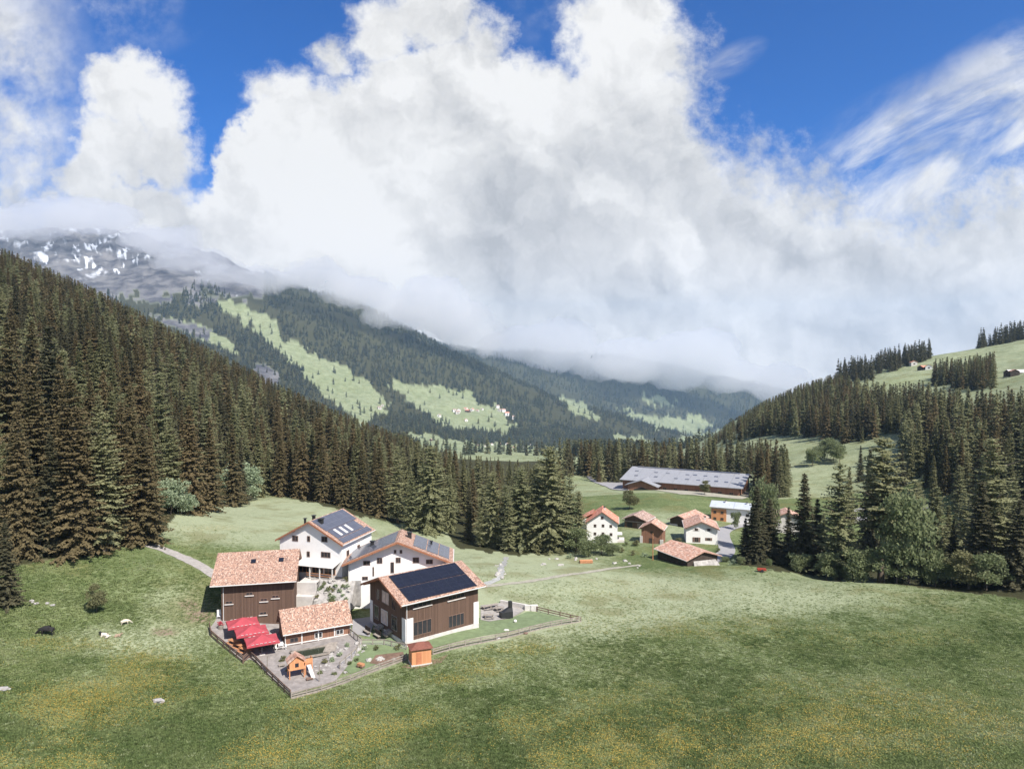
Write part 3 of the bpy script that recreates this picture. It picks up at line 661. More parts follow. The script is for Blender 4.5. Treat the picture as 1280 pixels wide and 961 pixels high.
# right edge of the meadow, standing in the stream gully
for (p, t, Y, k, w, l, c) in [
 (946,606,182,'dark',1.6,'dark broad spruce beside the village road','spruce tree'),(1006,590,180,'dark',1.5,'tall pointed dark spruce right of the broad one by the road','spruce tree'),(1022,622,184,'dark',1.5,'shorter dark spruce filling the gap beside the grey-green larch','spruce tree'),
 (1050,577,170,'larch',1.4,'tall grey-green larch at the meadow edge with feathery crown','larch tree'),(1104,545,172,'pole',1.5,'larch with a long bare trunk at the meadow edge','larch tree'),
 (1138,622,160,'leaf',.75,'leafy tree right of the bare-trunked larch','tree'),(1172,606,172,'larch',1.1,'thin larch between the leafy tree and the big dark larch','larch tree'),
 (1240,545,158,'larch',1.4,'big larch towering over the right meadow edge','larch tree'),(1228,600,154,'dark',1.6,'dark spruce in front of the big right-hand larch','spruce tree'),(1276,622,148,'dark',1.6,'dark spruce at the right edge of the photo','spruce tree'),(1192,650,160,'dark',1.1,'dark low spruce behind the bushes near the right edge','spruce tree'),
 (1262,640,156,'dark',1.2,'dark spruce left of the one at the photo edge','spruce tree'),(1088,560,215,'dark',1.0,'dark spruce behind the bare-trunked larch','spruce tree'),(1310,600,150,'dark',1.2,'dark spruce outside the right edge','spruce tree'),(1345,580,150,'dark',1.2,'far right dark spruce outside the edge','spruce tree')]:
    put_tree(p, t, Y, k, w, l, None, c)
for (p, t, Y, k, w) in [(1000,690,173,'leaf',1.4),(1060,704,166,'leaf',.9),(1034,690,168,'leaf',1.1),(1078,682,163,'leaf',1.2),(1122,684,158,'leaf',1.2),(1170,698,154,'leaf',1.0),(1190,696,153,'leaf',.9),(1212,690,150,'darkleaf',1.2),(1234,692,148,'leaf',1.2),(926,694,178,'leaf',1.0),(962,698,176,'leaf',1.1),(908,700,184,'leaf',1.1)]:
    put_tree(p, t, Y, k, w, 'green bush lining the far rim of the front meadow', 'bushes along the meadow rim', 'bush')
for (p, t, Y, k, w) in [(1062,582,248,'green',1),(1150,600,215,'larch',1),(1128,560,300,'dark',1),(1148,545,320,'larch',1.1),(1168,560,300,'dark',1.1),(1186,540,300,'green',1.1),(1212,552,280,'dark',1.1),(1222,520,300,'larch',1.1),(1262,540,260,'larch',1.1),(1282,520,270,'dark',1.1),(1240,560,250,'dark',1),(1108,566,330,'larch',1.1),(1076,556,330,'dark',1.0)]:
    put_tree(p, t, Y, k, w, 'conifer on the foot of the right-hand hill above the road bend', 'conifers above the road bend', 'conifer')
for (p, t, Y) in [(1155,592,300),(1168,598,290),(1142,600,300)]: put_tree(p, t, Y, 'pale', 1.0, 'whitish flowering tree at the foot of the right-hand hill', 'flowering trees below the right hill', 'tree')
for (p, t, Y) in [(1034,548,400),(1042,552,392),(1050,556,384),(1026,556,396),(1016,560,388)]: put_tree(p, t, Y, 'leaf', 1.0, 'leafy bush in the fold of the small hillside meadow', 'bushes in the hillside fold', 'bush')
put_tree(969, 556, 322, 'dark', 1.0, 'single pointed spruce right of the long barn', cat='spruce tree')
put_tree(770, 548, 392, 'dark', .9, 'near-black tallest spruce in the belt behind the long barn', cat='spruce tree')
put_tree(1240, 470, 700, 'darkleaf', 1.4, 'dark tree beside the hut on the upper right pasture', cat='tree')
# scattered wood: count which show, the largest become things of their own
def visible(x, y, z, H, wr):
    """rough painter's test: pixels each tree shows, nearest first"""
    order = np.argsort(y); occ = np.zeros((481, 640), bool); vis = np.zeros(len(x), int)
    # ground horizon per column and depth
    pcs = np.arange(0, 1280, 4)
    ysr = np.exp(np.linspace(math.log(60), math.log(1100), 220))
    U, YY = np.meshgrid((pcs-640)/900.0, ysr); G = hgt((U*YY).ravel(), YY.ravel()).reshape(U.shape)
    _, GR = projn(U*YY, YY, G); GR = np.minimum.accumulate(GR, axis=0)
    for i in order:
        pxc, r0 = projn(x[i], y[i], z[i]); _, r1 = projn(x[i], y[i], z[i]+H[i])
        hw = wr[i]*H[i]*F_PX/y[i]
        if pxc+hw < 0 or pxc-hw > 1279: continue
        c = int(np.clip(pxc//4, 0, len(pcs)-1)); k = max(0, int(np.searchsorted(ysr, y[i]))-1)
        lim = min(r0, GR[k, c]+1)
        a, b = int(max(0, r1//2)), int(min(480, lim//2))
        cnt = 0
        for rr in range(a, b):
            t = (rr*2-r1)/max(1.0, r0-r1); w = hw*t**0.8
            c0, c1 = int(max(0, (pxc-w)//2)), int(min(639, (pxc+w)//2))
            if c1 < c0: continue
            s = occ[rr, c0:c1+1]; cnt += int((~s).sum()); s[:] = True
        vis[i] = cnt
    return vis
ax = np.concatenate([TX, [t[0] for t in LIST]]); ay = np.concatenate([TY, [t[1] for t in LIST]]); az = np.concatenate([TZ, [t[2] for t in LIST]]); ah = np.concatenate([TH, [t[3] for t in LIST]])
vis = visible(ax, ay, az, ah, np.full(len(ax), 0.15))[:len(TX)]
# keep clear of the hand-placed ones
lx, ly = np.array([t[0] for t in LIST]), np.array([t[1] for t in LIST])
dmin = np.sqrt(((TX[:, None]-lx[None])**2+(TY[:, None]-ly[None])**2)).min(1)
ok = dmin > 4.0
order = [i for i in np.argsort(-vis) if ok[i] and vis[i] > 0][:235]
single = set(int(i) for i in order)
for i in order:
    a = TA[i]; p = px_[i]
    sp = TK[i] != 'larch'; col_ = {'brown': 'brownish', 'dark': 'dark', 'green': 'olive green'}.get(str(TK[i]), '')
    if a == 0:
        lab = (col_+' spruce in the dense wood climbing the left slope' if p < 300 else col_+' spruce in the wood behind the white lodges') if sp else ('light green larch in the dense wood climbing the left slope' if p < 300 else 'light green larch in the wood behind the white lodges')
        grp = 'wood on the left slope'
    elif a == 3: lab, grp = ('spruce' if sp else 'light larch')+' in the belt of trees behind the long barn', 'tree belt behind the long barn'
    elif a == 2: lab, grp = 'dark spruce on the skyline of the right hill pasture', 'skyline trees on the right hill'
    else: lab, grp = ('spruce' if sp else 'light larch')+' in the wood covering the right hillside', 'wood on the right hillside'
    LIST.append((TX[i], TY[i], TZ[i], TH[i], TK[i], 1.0, lab, grp+(' spruces' if sp else ' larches'), 'spruce tree' if sp else 'larch tree'))
NAMES = {'larch tree': 'larch_tree', 'spruce tree': 'spruce_tree', 'conifer': 'conifer_tree', 'shrub': 'shrub', 'bush': 'bush', 'tree': 'leafy_tree'}
tr_rs = random.Random(5)
for (x, y, z, H, kind, wf, label, group, cat) in LIST:
    opts = PROTO[kind]; cr, tr, H0 = opts[tr_rs.randrange(len(opts))]
    root = bpy.data.objects.new(NAMES[cat], None); COL.objects.link(root); root.empty_display_size = 0.5
    s = H/H0; ws = s*wf*tr_rs.uniform(.92, 1.08)
    if kind in ('leaf', 'pale', 'darkleaf'): ws = max(s, 0.25)*wf
    root.location = (x, y, z-0.25); root.scale = (ws, ws, s); root.rotation_euler = (0, 0, tr_rs.uniform(0, 6.28))
    tag(root, label, cat, group)
    for nm, me in (('trunk', tr), ('crown', cr)):
        c = bpy.data.objects.new(nm, me); COL.objects.link(c); c.parent = root
rest = np.array([i for i in range(len(TX)) if i not in single and ok[i]])
def sizes(H, r, w=1.0):
    s = H/25.0; ws = s*r.uniform(.9, 1.15, len(H))*w; return np.stack([ws, ws, s], 1)
def lodmass(sel, name, label, near):
    P = np.stack([TX[sel], TY[sel], TZ[sel]-0.3], 1)
    r = np.random.RandomState(3)
    if near: pick = [NPICK[TK[i]][r.randint(len(NPICK[TK[i]]))] for i in sel]
    else: pick = [{'brown': 0, 'dark': 1, 'green': 2, 'larch': 3}[TK[i]] for i in sel]
    mass(name, 'near' if near else 'mid', P, sizes(TH[sel], r), pick, label)
lo, hi = rest[(TA[rest] == 0) & (TY[rest] < 330)], rest[(TA[rest] == 0) & (TY[rest] >= 330)]
lodmass(lo, 'lower_slope_wood', 'dense brownish conifer wood filling the lower left slope behind the front trees', True)
lodmass(hi, 'upper_slope_wood', 'dark conifer wood covering the upper left slope to its crest', False)
lodmass(rest[TA[rest] > 0], 'hillside_wood', 'grey-green conifer wood on the right-hand hill and behind the barn', False)
# woods on the far mountains
def far_woods():
    r = np.random.RandomState(21); P, S = [], []
    n = 60000
    u_ = r.uniform(-0.56, 0.40, n); Y = np.exp(r.uniform(math.log(1050), math.log(8200), n)); x = u_*Y
    z = hgt(x, Y); px, py = projn(x, Y, z)
    wood, rock, fm = cover(px, py, Y)
    dens = np.where(Y < 2000, 0.55, 1.0)
    tl = (px < 330) & (py < 372+18*np.sin(px/23.0)) & (Y > 3000)
    gap = fbm(x/220, Y/220, 4) > 0.10
    k = (wood | (fm & (r.rand(n) < 0.03)) | (rock & (r.rand(n) < 0.12))) & ~tl & (r.rand(n) < dens) & ~(gap & (r.rand(n) < 0.75)) & (py < 620) & (px > 120) & (px < 1010)
    x, Y, z, px, py = x[k], Y[k], z[k], px[k], py[k]
    keep = np.ones(len(x), bool)
    for t in np.linspace(0.25, 0.97, 30):
        hh = hgt(x*t, Y*t); keep &= ~(hh > (z+30)*t)
    x, Y, z = x[keep], Y[keep], z[keep]
    H = r.uniform(18, 30, len(x))*np.clip(Y/3500, 1.0, 1.9)**0.6
    s = H/25*1.0
    return np.stack([x, Y, z-1], 1), np.stack([s*1.15, s*1.15, s], 1), r.choice([0, 1, 0, 1, 2, 3], len(x))
P_, S_, K_ = far_woods()
mass('mountain_wood', 'far', P_, S_, K_, 'hazy conifer forest covering the far mountain side below the clouds')
print('TREES', len(LIST), len(lo), len(hi), (TA[rest] > 0).sum(), len(P_), (vis > 0).sum())
# ---------------------------------------------------------------- mesh collecting and materials for buildings
class MB:
    def __init__(s): s.V, s.F = [], []
    def box(s, c, d, rz=0.0, M=None):
        hx, hy, hz_ = d[0]/2, d[1]/2, d[2]/2; b = len(s.V); ca, sa = math.cos(rz), math.sin(rz)
        for dz_ in (-hz_, hz_):
            for ex, ey in ((-hx, -hy), (hx, -hy), (hx, hy), (-hx, hy)):
                s.V.append((c[0]+ex*ca-ey*sa, c[1]+ex*sa+ey*ca, c[2]+dz_))
        s.F += [(b, b+3, b+2, b+1), (b+4, b+5, b+6, b+7)]+[(b+i, b+(i+1) % 4, b+4+(i+1) % 4, b+4+i) for i in range(4)]
        return s
    def hexa(s, P):          # eight points: bottom ring then top ring
        b = len(s.V); s.V += [tuple(p) for p in P]
        s.F += [(b, b+3, b+2, b+1), (b+4, b+5, b+6, b+7)]+[(b+i, b+(i+1) % 4, b+4+(i+1) % 4, b+4+i) for i in range(4)]; return s
    def prism(s, poly, y0, y1):   # polygon in x,z pushed along y
        b = len(s.V); n = len(poly)
        s.V += [(p[0], y0, p[1]) for p in poly]+[(p[0], y1, p[1]) for p in poly]
        s.F += [tuple(range(b, b+n)), tuple(range(b+2*n-1, b+n-1, -1))]+[(b+(i+1) % n, b+i, b+n+i, b+n+(i+1) % n) for i in range(n)]; return s
    def slab(s, poly, z0, z1):
        b = len(s.V); n = len(poly)
        s.V += [(p[0], p[1], z0) for p in poly]+[(p[0], p[1], z1) for p in poly]
        s.F += [tuple(range(b+n-1, b-1, -1)), tuple(range(b+n, b+2*n))]+[(b+i, b+(i+1) % n, b+n+(i+1) % n, b+n+i) for i in range(n)]; return s
    def bar(s, p, q, r, n=6, r2=None):
        p, q = Vector(p), Vector(q); d = (q-p).normalized(); a = d.orthogonal().normalized(); c = d.cross(a); b = len(s.V); r2 = r if r2 is None else r2
        for o, rr in ((p, r), (q, r2)):
            for k in range(n): t = 6.28318*k/n+0.785; s.V.append(tuple(o+a*math.cos(t)*rr+c*math.sin(t)*rr))
        s.F += [(b+k, b+(k+1) % n, b+n+(k+1) % n, b+n+k) for k in range(n)]+[tuple(range(b+n-1, b-1, -1)), tuple(range(b+n, b+2*n))]; return s
    def ball(s, c, r, seed=0, rough=0.0, sq=(1, 1, 1), n=1):
        bm = bmesh.new(); bmesh.ops.create_icosphere(bm, subdivisions=n+1, radius=1.0); b = len(s.V)
        for v_ in bm.verts:
            k = 1+rough*mnoise.noise(v_.co*1.7+Vector((seed*3.1, seed, 0)))*2
            s.V.append((c[0]+v_.co.x*r*sq[0]*k, c[1]+v_.co.y*r*sq[1]*k, c[2]+v_.co.z*r*sq[2]*k))
        for f in bm.faces: s.F.append(tuple(b+v_.index for v_ in f.verts))
        bm.free(); return s
    def build(s, name, mat, parent=None, loc=None, rz=0.0, smooth=False, bevel=0.0):
        me = bpy.data.meshes.new(name); me.from_pydata(s.V, [], s.F); me.update()
        if smooth: me.polygons.foreach_set('use_smooth', np.ones(len(me.polygons), bool))
        me.materials.append(mat); o = bpy.data.objects.new(name, me); COL.objects.link(o)
        if parent: o.parent = parent
        if loc is not None: o.location = loc
        o.rotation_euler[2] = rz
        if bevel: md = o.modifiers.new('edge', 'BEVEL'); md.width = bevel; md.segments = 1
        return o
def empty(name, loc, rz=0.0):
    o = bpy.data.objects.new(name, None); COL.objects.link(o); o.location = loc; o.rotation_euler[2] = rz; o.empty_display_size = 0.5; return o
def flat_mat(name, c, rough=0.7, var=0.25, scale=1.5, c2=None, metal=0.0, spec=0.3):
    m, nt, b = new_mat(name); c2 = c2 or tuple(x*(1-var) for x in c)
    set_in(nt, b, 'Base Color', mixc(nt, nz(nt, obj_co(nt), scale, 6, 0.65).smooth(0.3, 0.7), c, c2)); set_in(nt, b, 'Roughness', rough)
    b.inputs['Metallic'].default_value = metal; b.inputs['Specular IOR Level'].default_value = spec
    return m
def cells(nt, v, sx, sy, sz):
    q = vmath(nt, 'MULTIPLY', v, (sx, sy, sz)); f = nt.nodes.new('ShaderNodeVectorMath'); f.operation = 'FLOOR'; nt.links.new(q.k, f.inputs[0])
    w = nt.nodes.new('ShaderNodeTexWhiteNoise'); nt.links.new(f.outputs[0], w.inputs['Vector']); return X(nt, w.outputs['Value']), X(nt, w.outputs['Color'])
def tile_mat(name, a, b_, c, d, cell=(5.5, 6.0, 0.0)):
    m, nt, b = new_mat(name); P_ = obj_co(nt); x, y, z = sep(nt, P_)
    r, rc = cells(nt, P_, cell[0]*1.1, cell[1], 0.0); r2 = nz(nt, P_, 0.9, 5, 0.65)
    col = mixc(nt, r.smooth(0.0, 0.75), a, b_); col = mixc(nt, r.smooth(0.82, 0.84), col, c); s3 = sep(nt, rc)
    col = mixc(nt, s3[1].smooth(0.80, 0.82), col, d); col = mixc(nt, r2.smooth(0.45, 0.75)*0.45, col, tuple(k*0.62 for k in a))
    set_in(nt, b, 'Base Color', col); set_in(nt, b, 'Roughness', 0.85)
    h = (y*cell[1]*6.283)._m('SINE')*0.5+(x*cell[0]*1.1*3.14)._m('SINE').abs(); bump(nt, b, h, 0.6, 0.04)
    return m
def board_mat(name, a, b_, width=0.18, rough=0.85, horiz=False):
    m, nt, b = new_mat(name); P_ = obj_co(nt); x, y, z = sep(nt, P_)
    t = (z if horiz else (x+y))*(1.0/width)
    r, _ = cells(nt, xyz(nt, t, 0.0, 0.0), 1, 1, 1)
    g = nz(nt, vmath(nt, 'MULTIPLY', P_, (1, 1, 6) if horiz else (5, 5, 0.5)), 2.0, 6, 0.7)
    col = mixc(nt, (r*0.55+g*0.9-0.2).clamp(), a, b_)
    fr = t._m('FRACT'); gap = (fr-0.5).abs().smooth(0.44, 0.49)
    col = mixc(nt, gap*0.7, col, tuple(k*0.25 for k in a))
    set_in(nt, b, 'Base Color', col); set_in(nt, b, 'Roughness', rough); bump(nt, b, 1.0-gap, 0.5, 0.03)
    return m
def panel_mat(name, c, line, px_=1.0, py_=1.7, rough=0.18, lw=0.03):
    m, nt, b = new_mat(name); P_ = obj_co(nt); x, y, z = sep(nt, P_)
    fx = ((x*(1/px_))._m('FRACT')-0.5).abs().smooth(0.5-lw, 0.5-lw*0.5); fy = ((y*(1/py_))._m('FRACT')-0.5).abs().smooth(0.5-lw*0.7, 0.5-lw*0.3)
    set_in(nt, b, 'Base Color', mixc(nt, fx.max(fy)*0.6, mixc(nt, nz(nt, P_, 0.8, 4), c, tuple(k*1.5 for k in c)), line)); set_in(nt, b, 'Roughness', rough)
    b.inputs['Specular IOR Level'].default_value = 0.35
    return m
M_tile = tile_mat('clay_tiles', (0.30, 0.180, 0.135), (0.43, 0.275, 0.205), (0.52, 0.395, 0.32), (0.20, 0.13, 0.105))
M_tile_v = tile_mat('weathered_tiles', (0.40, 0.22, 0.16), (0.50, 0.32, 0.25), (0.56, 0.42, 0.34), (0.30, 0.19, 0.15), (2.2, 2.2, 0))
M_tile_red = tile_mat('red_tiles', (0.52, 0.20, 0.13), (0.60, 0.27, 0.19), (0.66, 0.36, 0.27), (0.40, 0.16, 0.11), (2.2, 2.2, 0))
M_tile_grey = tile_mat('old_brown_tiles', (0.30, 0.20, 0.16), (0.40, 0.29, 0.24), (0.46, 0.36, 0.31), (0.20, 0.14, 0.12), (2.2, 2.2, 0))
M_plaster = flat_mat('white_plaster', (0.80, 0.785, 0.765), 0.85, 0.07, 0.8)
M_plaster_old = flat_mat('old_plaster', (0.60, 0.57, 0.54), 0.9, 0.22, 0.9)
M_boards = board_mat('brown_boards', (0.085, 0.052, 0.038), (0.155, 0.098, 0.072), 0.22)
M_boards_dk = board_mat('dark_boards', (0.040, 0.030, 0.026), (0.085, 0.065, 0.054), 0.25)
M_boards_red = board_mat('reddish_boards', (0.17, 0.085, 0.055), (0.29, 0.155, 0.105), 0.2)
M_boards_grey = board_mat('weathered_grey_boards', (0.20, 0.17, 0.15), (0.36, 0.32, 0.29), 0.25, horiz=True)
M_orange = board_mat('orange_boards', (0.52, 0.225, 0.10), (0.66, 0.33, 0.17), 0.16)
M_orange_pl = flat_mat('orange_plaster', (0.50, 0.20, 0.10), 0.85, 0.2)
M_fascia = flat_mat('reddish_timber', (0.36, 0.16, 0.09), 0.7, 0.3, 3)
M_pale = flat_mat('pale_zinc', (0.62, 0.60, 0.58), 0.5, 0.15)
M_conc = flat_mat('pale_concrete', (0.60, 0.57, 0.54), 0.9, 0.2)
M_stone = flat_mat('grey_stone', (0.42, 0.40, 0.38), 0.9, 0.45, 1.2)
M_black = flat_mat('black_metal', (0.03, 0.03, 0.032), 0.5)
M_glass, nt, b = new_mat('window_glass'); set_in(nt, b, 'Base Color', mixc(nt, nz(nt, obj_co(nt), 2.0), (0.018, 0.02, 0.024), (0.05, 0.05, 0.055))); set_in(nt, b, 'Roughness', 0.12); b.inputs['Specular IOR Level'].default_value = 0.5
M_frame = flat_mat('brown_frame', (0.20, 0.13, 0.10), 0.7)
M_frame_w = flat_mat('white_frame', (0.75, 0.73, 0.70), 0.7)
M_solar = panel_mat('navy_solar', (0.013, 0.0145, 0.022), (0.04, 0.042, 0.055), 1.0, 1.65, 0.22, 0.02)
M_solar_g = panel_mat('slate_solar', (0.075, 0.08, 0.10), (0.16, 0.165, 0.19), 1.0, 2.4, 0.16, 0.03)
M_metal = panel_mat('grey_sheet_roof', (0.215, 0.22, 0.235), (0.16, 0.16, 0.17), 1.2, 6.0, 0.55, 0.04)
M_metal_b = panel_mat('pale_blue_sheet_roof', (0.34, 0.37, 0.41), (0.26, 0.285, 0.32), 1.0, 8.0, 0.5, 0.04)
M_wood = flat_mat('weathered_wood', (0.33, 0.29, 0.25), 0.85, 0.4, 2)
M_wood_w = flat_mat('warm_wood', (0.50, 0.24, 0.12), 0.75, 0.3, 3)
M_curtain = flat_mat('cream_curtain', (0.62, 0.50, 0.44), 0.9)
# ---------------------------------------------------------------- houses
class House:
    def __init__(s, name, label, cat, ax, ay, th, wl, wr, L, ze, zr, base, wall, roof, os=0.7, of=0.8, ob=0.6, group=None, roof_t=0.2, gutter=True, fascia=None, wall_name='wall', deep=1.5):
        s.base, s.th = base, R(th); s.root = empty(name, (ax, ay, base), R(th-90)); tag(s.root, label, cat, group)
        s.wl, s.wr, s.L, s.ze, s.zr, s.os, s.of, s.ob = wl, wr, L, ze-base, zr-base, os, of, ob
        s.hwl, s.hwr = wl-os, wr-os; t = roof_t
        pl, pr = (s.zr-s.ze)/wl, (s.zr-s.ze)/wr; s.pl, s.pr = pl, pr
        zl, zt, zr_ = s.zr-pl*s.hwl-t, s.zr-t*1.0, s.zr-pr*s.hwr-t; s.zl, s.zrt = zl, zr_
        MB().prism([(-s.hwl, -deep), (s.hwr, -deep), (s.hwr, zr_), (0, zt), (-s.hwl, zl)], of, L-ob).build(wall_name, wall, s.root)
        m = MB(); m.prism([(-wl, s.ze-t), (0, s.zr-t), (wr, s.ze-t), (wr, s.ze), (0, s.zr), (-wl, s.ze)], 0, L)
        s.roof = m.build('roof', roof, s.root)
        if gutter:
            for sx, w in ((-1, wl), (1, wr)): MB().bar((sx*(w+0.05), 0.05, s.ze-0.1), (sx*(w+0.05), L-0.05, s.ze-0.1), 0.09, 6).build('gutter', M_pale, s.roof)
        if fascia:
            for y in (-0.03, L+0.03):
                m = MB(); m.prism([(-wl, s.ze-t-0.16), (0, s.zr-t-0.16), (wr, s.ze-t-0.16), (wr, s.ze-0.02), (0, s.zr-0.02), (-wl, s.ze-0.02)], y-0.04, y+0.04)
                m.build('barge_board', fascia, s.roof)
            m = MB()
            for k in range(5):
                xx = -s.hwl+(s.hwl+s.hwr)*k/4*0.98; zz = (s.zr-abs(xx)*(pl if xx < 0 else pr))-t-0.14
                m.box((xx, of*0.5+0.05, zz), (0.16, of, 0.2))
            m.build('purlin', fascia, s.roof)
    def P(s, face, a, z, out=0.0):
        if face == 'F': return (a, s.of-out, z)
        if face == 'B': return (a, s.L-s.ob+out, z)
        if face == 'R': return (s.hwr+out, a, z)
        return (-s.hwl-out, a, z)
    def pix(s, face, px, py):
        """along-wall position and height of the wall point seen at a pixel"""
        uu, ss = rayuv(px, py); ca, sa = math.cos(s.th), math.sin(s.th); ax, ay = s.root.location[0], s.root.location[1]
        o = (-ax, -ay); # camera in house frame: x along b=(sin,-cos), y along a=(cos,sin)
        def loc(v): return (v[0]*sa-v[1]*ca, v[0]*ca+v[1]*sa)
        O, Dr = loc(o), loc((uu, 1.0))
        if face in 'FB': y = s.P(face, 0, 0)[1]; t = (y-O[1])/Dr[1]; return O[0]+t*Dr[0], t*ss-s.base
        x = s.P(face, 0, 0)[0]; t = (x-O[0])/Dr[0]; return O[1]+t*Dr[1], t*ss-s.base
    def slope(s, side, a, d, up=0.0):
        """point on the roof slope: a along the ridge, d horizontal distance from the ridge, lifted by up"""
        p = s.pr if side > 0 else s.pl; n = Vector((side*p, 0, 1)).normalized()
        return Vector((side*d, a, s.zr-p*d))+n*up
    def on_roof(s, name, mat, side, a0, a1, d0, d1, th=0.08, lift=0.02, parent=None):
        m = MB(); B = [s.slope(side, a, d, lift) for a, d in ((a0, d0), (a1, d0), (a1, d1), (a0, d1))]; T = [s.slope(side, a, d, lift+th) for a, d in ((a0, d0), (a1, d0), (a1, d1), (a0, d1))]
        if side > 0: B, T = B[::-1], T[::-1]
        return m.hexa(B+T).build(name, mat, parent or s.roof)
    def window(s, face, a, z, w, h, frame=M_frame, pane=M_glass, mull=1, sill=None, shut=None, name='window', cross=False):
        alongx = face in 'FB'
        def bx(m, a_, z_, w_, h_, o0, o1):
            q = s.P(face, a_, z_, (o0+o1)/2); m.box(q, (w_, abs(o1-o0), h_) if alongx else (abs(o1-o0), w_, h_))
        m = MB(); t = 0.08
        for sx in (-1, 1): bx(m, a+sx*(w/2-t/2), z, t, h, 0.0, 0.07)
        for sz in (-1, 1): bx(m, a, z+sz*(h/2-t/2), w-2*t, t, 0.0, 0.067)
        for k in range(mull): bx(m, a-w/2+w*(k+1)/(mull+1), z, 0.07, h-2*t, 0.0, 0.06)
        if cross: bx(m, a, z, w-2*t, 0.06, 0.0, 0.055)
        o = m.build(name, frame, s.root)
        m = MB(); bx(m, a, z, w-2*t+0.01, h-2*t+0.01, 0.002, 0.03); m.build('pane', pane, o)
        if sill: m = MB(); bx(m, a, z-h/2-0.07, w+0.3, 0.12, 0.0, 0.18); m.build('sill', sill, o)
        if shut:
            for sx in (-1, 1): m = MB(); bx(m, a+sx*(w*0.78), z, w*0.48, h, 0.01, 0.06); m.build('shutter', shut, o)
        return o
    def win_px(s, face, px, py, w, h, **k):
        a, z = s.pix(face, px, py); return s.window(face, a, z, w, h, **k)
    def block(s, name, mat, x0, x1, y0, y1, z0, z1, parent=None):
        return MB().box(((x0+x1)/2, (y0+y1)/2, (z0+z1)/2), (x1-x0, y1-y0, z1-z0)).build(name, mat, parent or s.root)
    def chimney(s, side, a, d, w=0.5, h=1.1, mat=M_black, cap=True):
        p = s.slope(side, a, d); m = MB().box((p.x, p.y, p.z+h/2-0.3), (w, w, h+0.6)); o = m.build('chimney', mat, s.roof)
        if cap: MB().box((p.x, p.y, p.z+h+0.06), (w+0.25, w+0.25, 0.1)).build('chimney_cap', M_black, o)
# -- the brown timber house with the navy solar roof
H = House('timber_house', 'dark brown timber house with navy solar roof nearest the front meadow', 'house', -21.35, 114.0, 37.7, 6.4, 7.4, 15.85, -37.25, -34.65, -43.2, M_boards, M_tile, os=0.9, of=1.25, ob=1.0, fascia=M_fascia)
for d0, d1 in ((0.35, 3.65), (3.78, 7.1)): H.on_roof('solar_array', M_solar, 1, 1.6, 14.3, d0*.98, d1*.98)
for px, py, w, h in ((527.9,754.6,3.2,0.75),(570.3,745.6,3.2,0.7)): H.win_px('R', px, py, w, h, mull=3, sill=M_conc)
for px, py, w, h in ((527.9,783.5,3.3,2.2),(570.3,774.9,3.0,2.0)): H.win_px('R', px, py, w, h, mull=3)
for a, z, w, h, pn, fm in ((0, 5.0, 2.4, 2.0, M_curtain, M_wood), (-2.6, 4.8, 1.2, 1.9, M_glass, M_frame), (2.7, 4.7, 1.3, 1.9, M_glass, M_frame), (-3.2, 1.7, 1.5, 2.3, M_glass, M_wood), (-.4, 1.7, 2.2, 2.3, M_curtain, M_frame_w), (2.9, 1.7, 1.8, 2.3, M_glass, M_wood)): H.window('F', a, z, w, h, mull=1, pane=pn, frame=fm)
hw = H.hwr; y1 = H.L-H.ob
for (x, y) in ((hw, H.of), (hw, y1), (-H.hwl, H.of)):
    H.block('corner_pillar', M_plaster, x-(1.1 if x > 0 else -0.06), x+(0.06 if x > 0 else 1.0), y-(0.06 if y < 5 else 0.9), y+(1.3 if y < 5 else 0.06), -1.4, 3.3)
H.block('plinth', M_conc, -H.hwl-0.1, hw+0.1, H.of-0.1, y1+0.1, -1.6, -0.25)
MB().bar((hw+0.12, H.of+0.15, -0.2), (hw+0.12, H.of+0.15, H.zrt), 0.07).build('downpipe', M_pale, H.root)
for sg in (-1, 1): MB().bar((0, 0.35, H.zr-0.35), (sg*3.6, 0.35, H.zr-1.75), 0.09, 4).build('gable_truss', M_fascia, H.root)
for k in range(2):
    st_ = empty('stair_box', (0, 0, 0)); 
    m = MB(); ox = -1.2+k*2.9
    for q in range(3): m.box((ox, H.of-0.25-0.4*q, 0.12-0.2*q), (1.3, 0.42, 0.3))
    m.build('wooden_steps', M_wood, H.root); bpy.data.objects.remove(st_)
# -- white lodge in the middle, wide reddish eaves
H2 = House('white_lodge', 'wide white lodge with reddish eaves behind the navy solar roof', 'house', -19.9, 124.0, 94, 9.6, 9.6, 9.4, -35.35, -31.5, -44.6, M_plaster, M_tile, os=1.1, of=1.3, ob=0.7, fascia=M_fascia)
H2.on_roof('solar_array', M_solar_g, -1, 0.7, 8.5, 0.5, 8.7)
for a, b_ in ((2.6, 4.8), (4.95, 6.9), (7.05, 8.85)): H2.on_roof('solar_array', M_solar_g, 1, 1.2, 8.9, a, b_)
for px, py, w, h in ((458.4,703.4,1.2,0.8),(474.6,700.4,0.95,1.0),(493.9,689.3,.45,.65),(501.2,689.3,.45,.65),(497.8,699.8,.85,.95),(519.9,699.9,1.1,1.0),(536.7,701.8,1.2,.8),(456.3,722.4,1.0,.6),(490.4,709,.6,1.9),(466.7,714,.25,1.6)): H2.win_px('F', px, py, w, h, mull=1 if w > .8 else 0)
H2.chimney(1, 5.6, 1.7, .7, .9); H2.chimney(-1, 5.4, 5.0, .6, .8); H2.chimney(1, 6.4, 5.6, .35, .6)
MB().bar((-H2.hwl-0.1, H2.of-0.1, 0), (-H2.hwl-0.1, H2.of-0.1, H2.zl), 0.07).build('downpipe', M_pale, H2.root)
o = H2.block('side_wing', M_orange_pl, -H2.hwl-2.6, -H2.hwl-0.01, H2.of+1.0, H2.of+5, -1.5, 5.6)
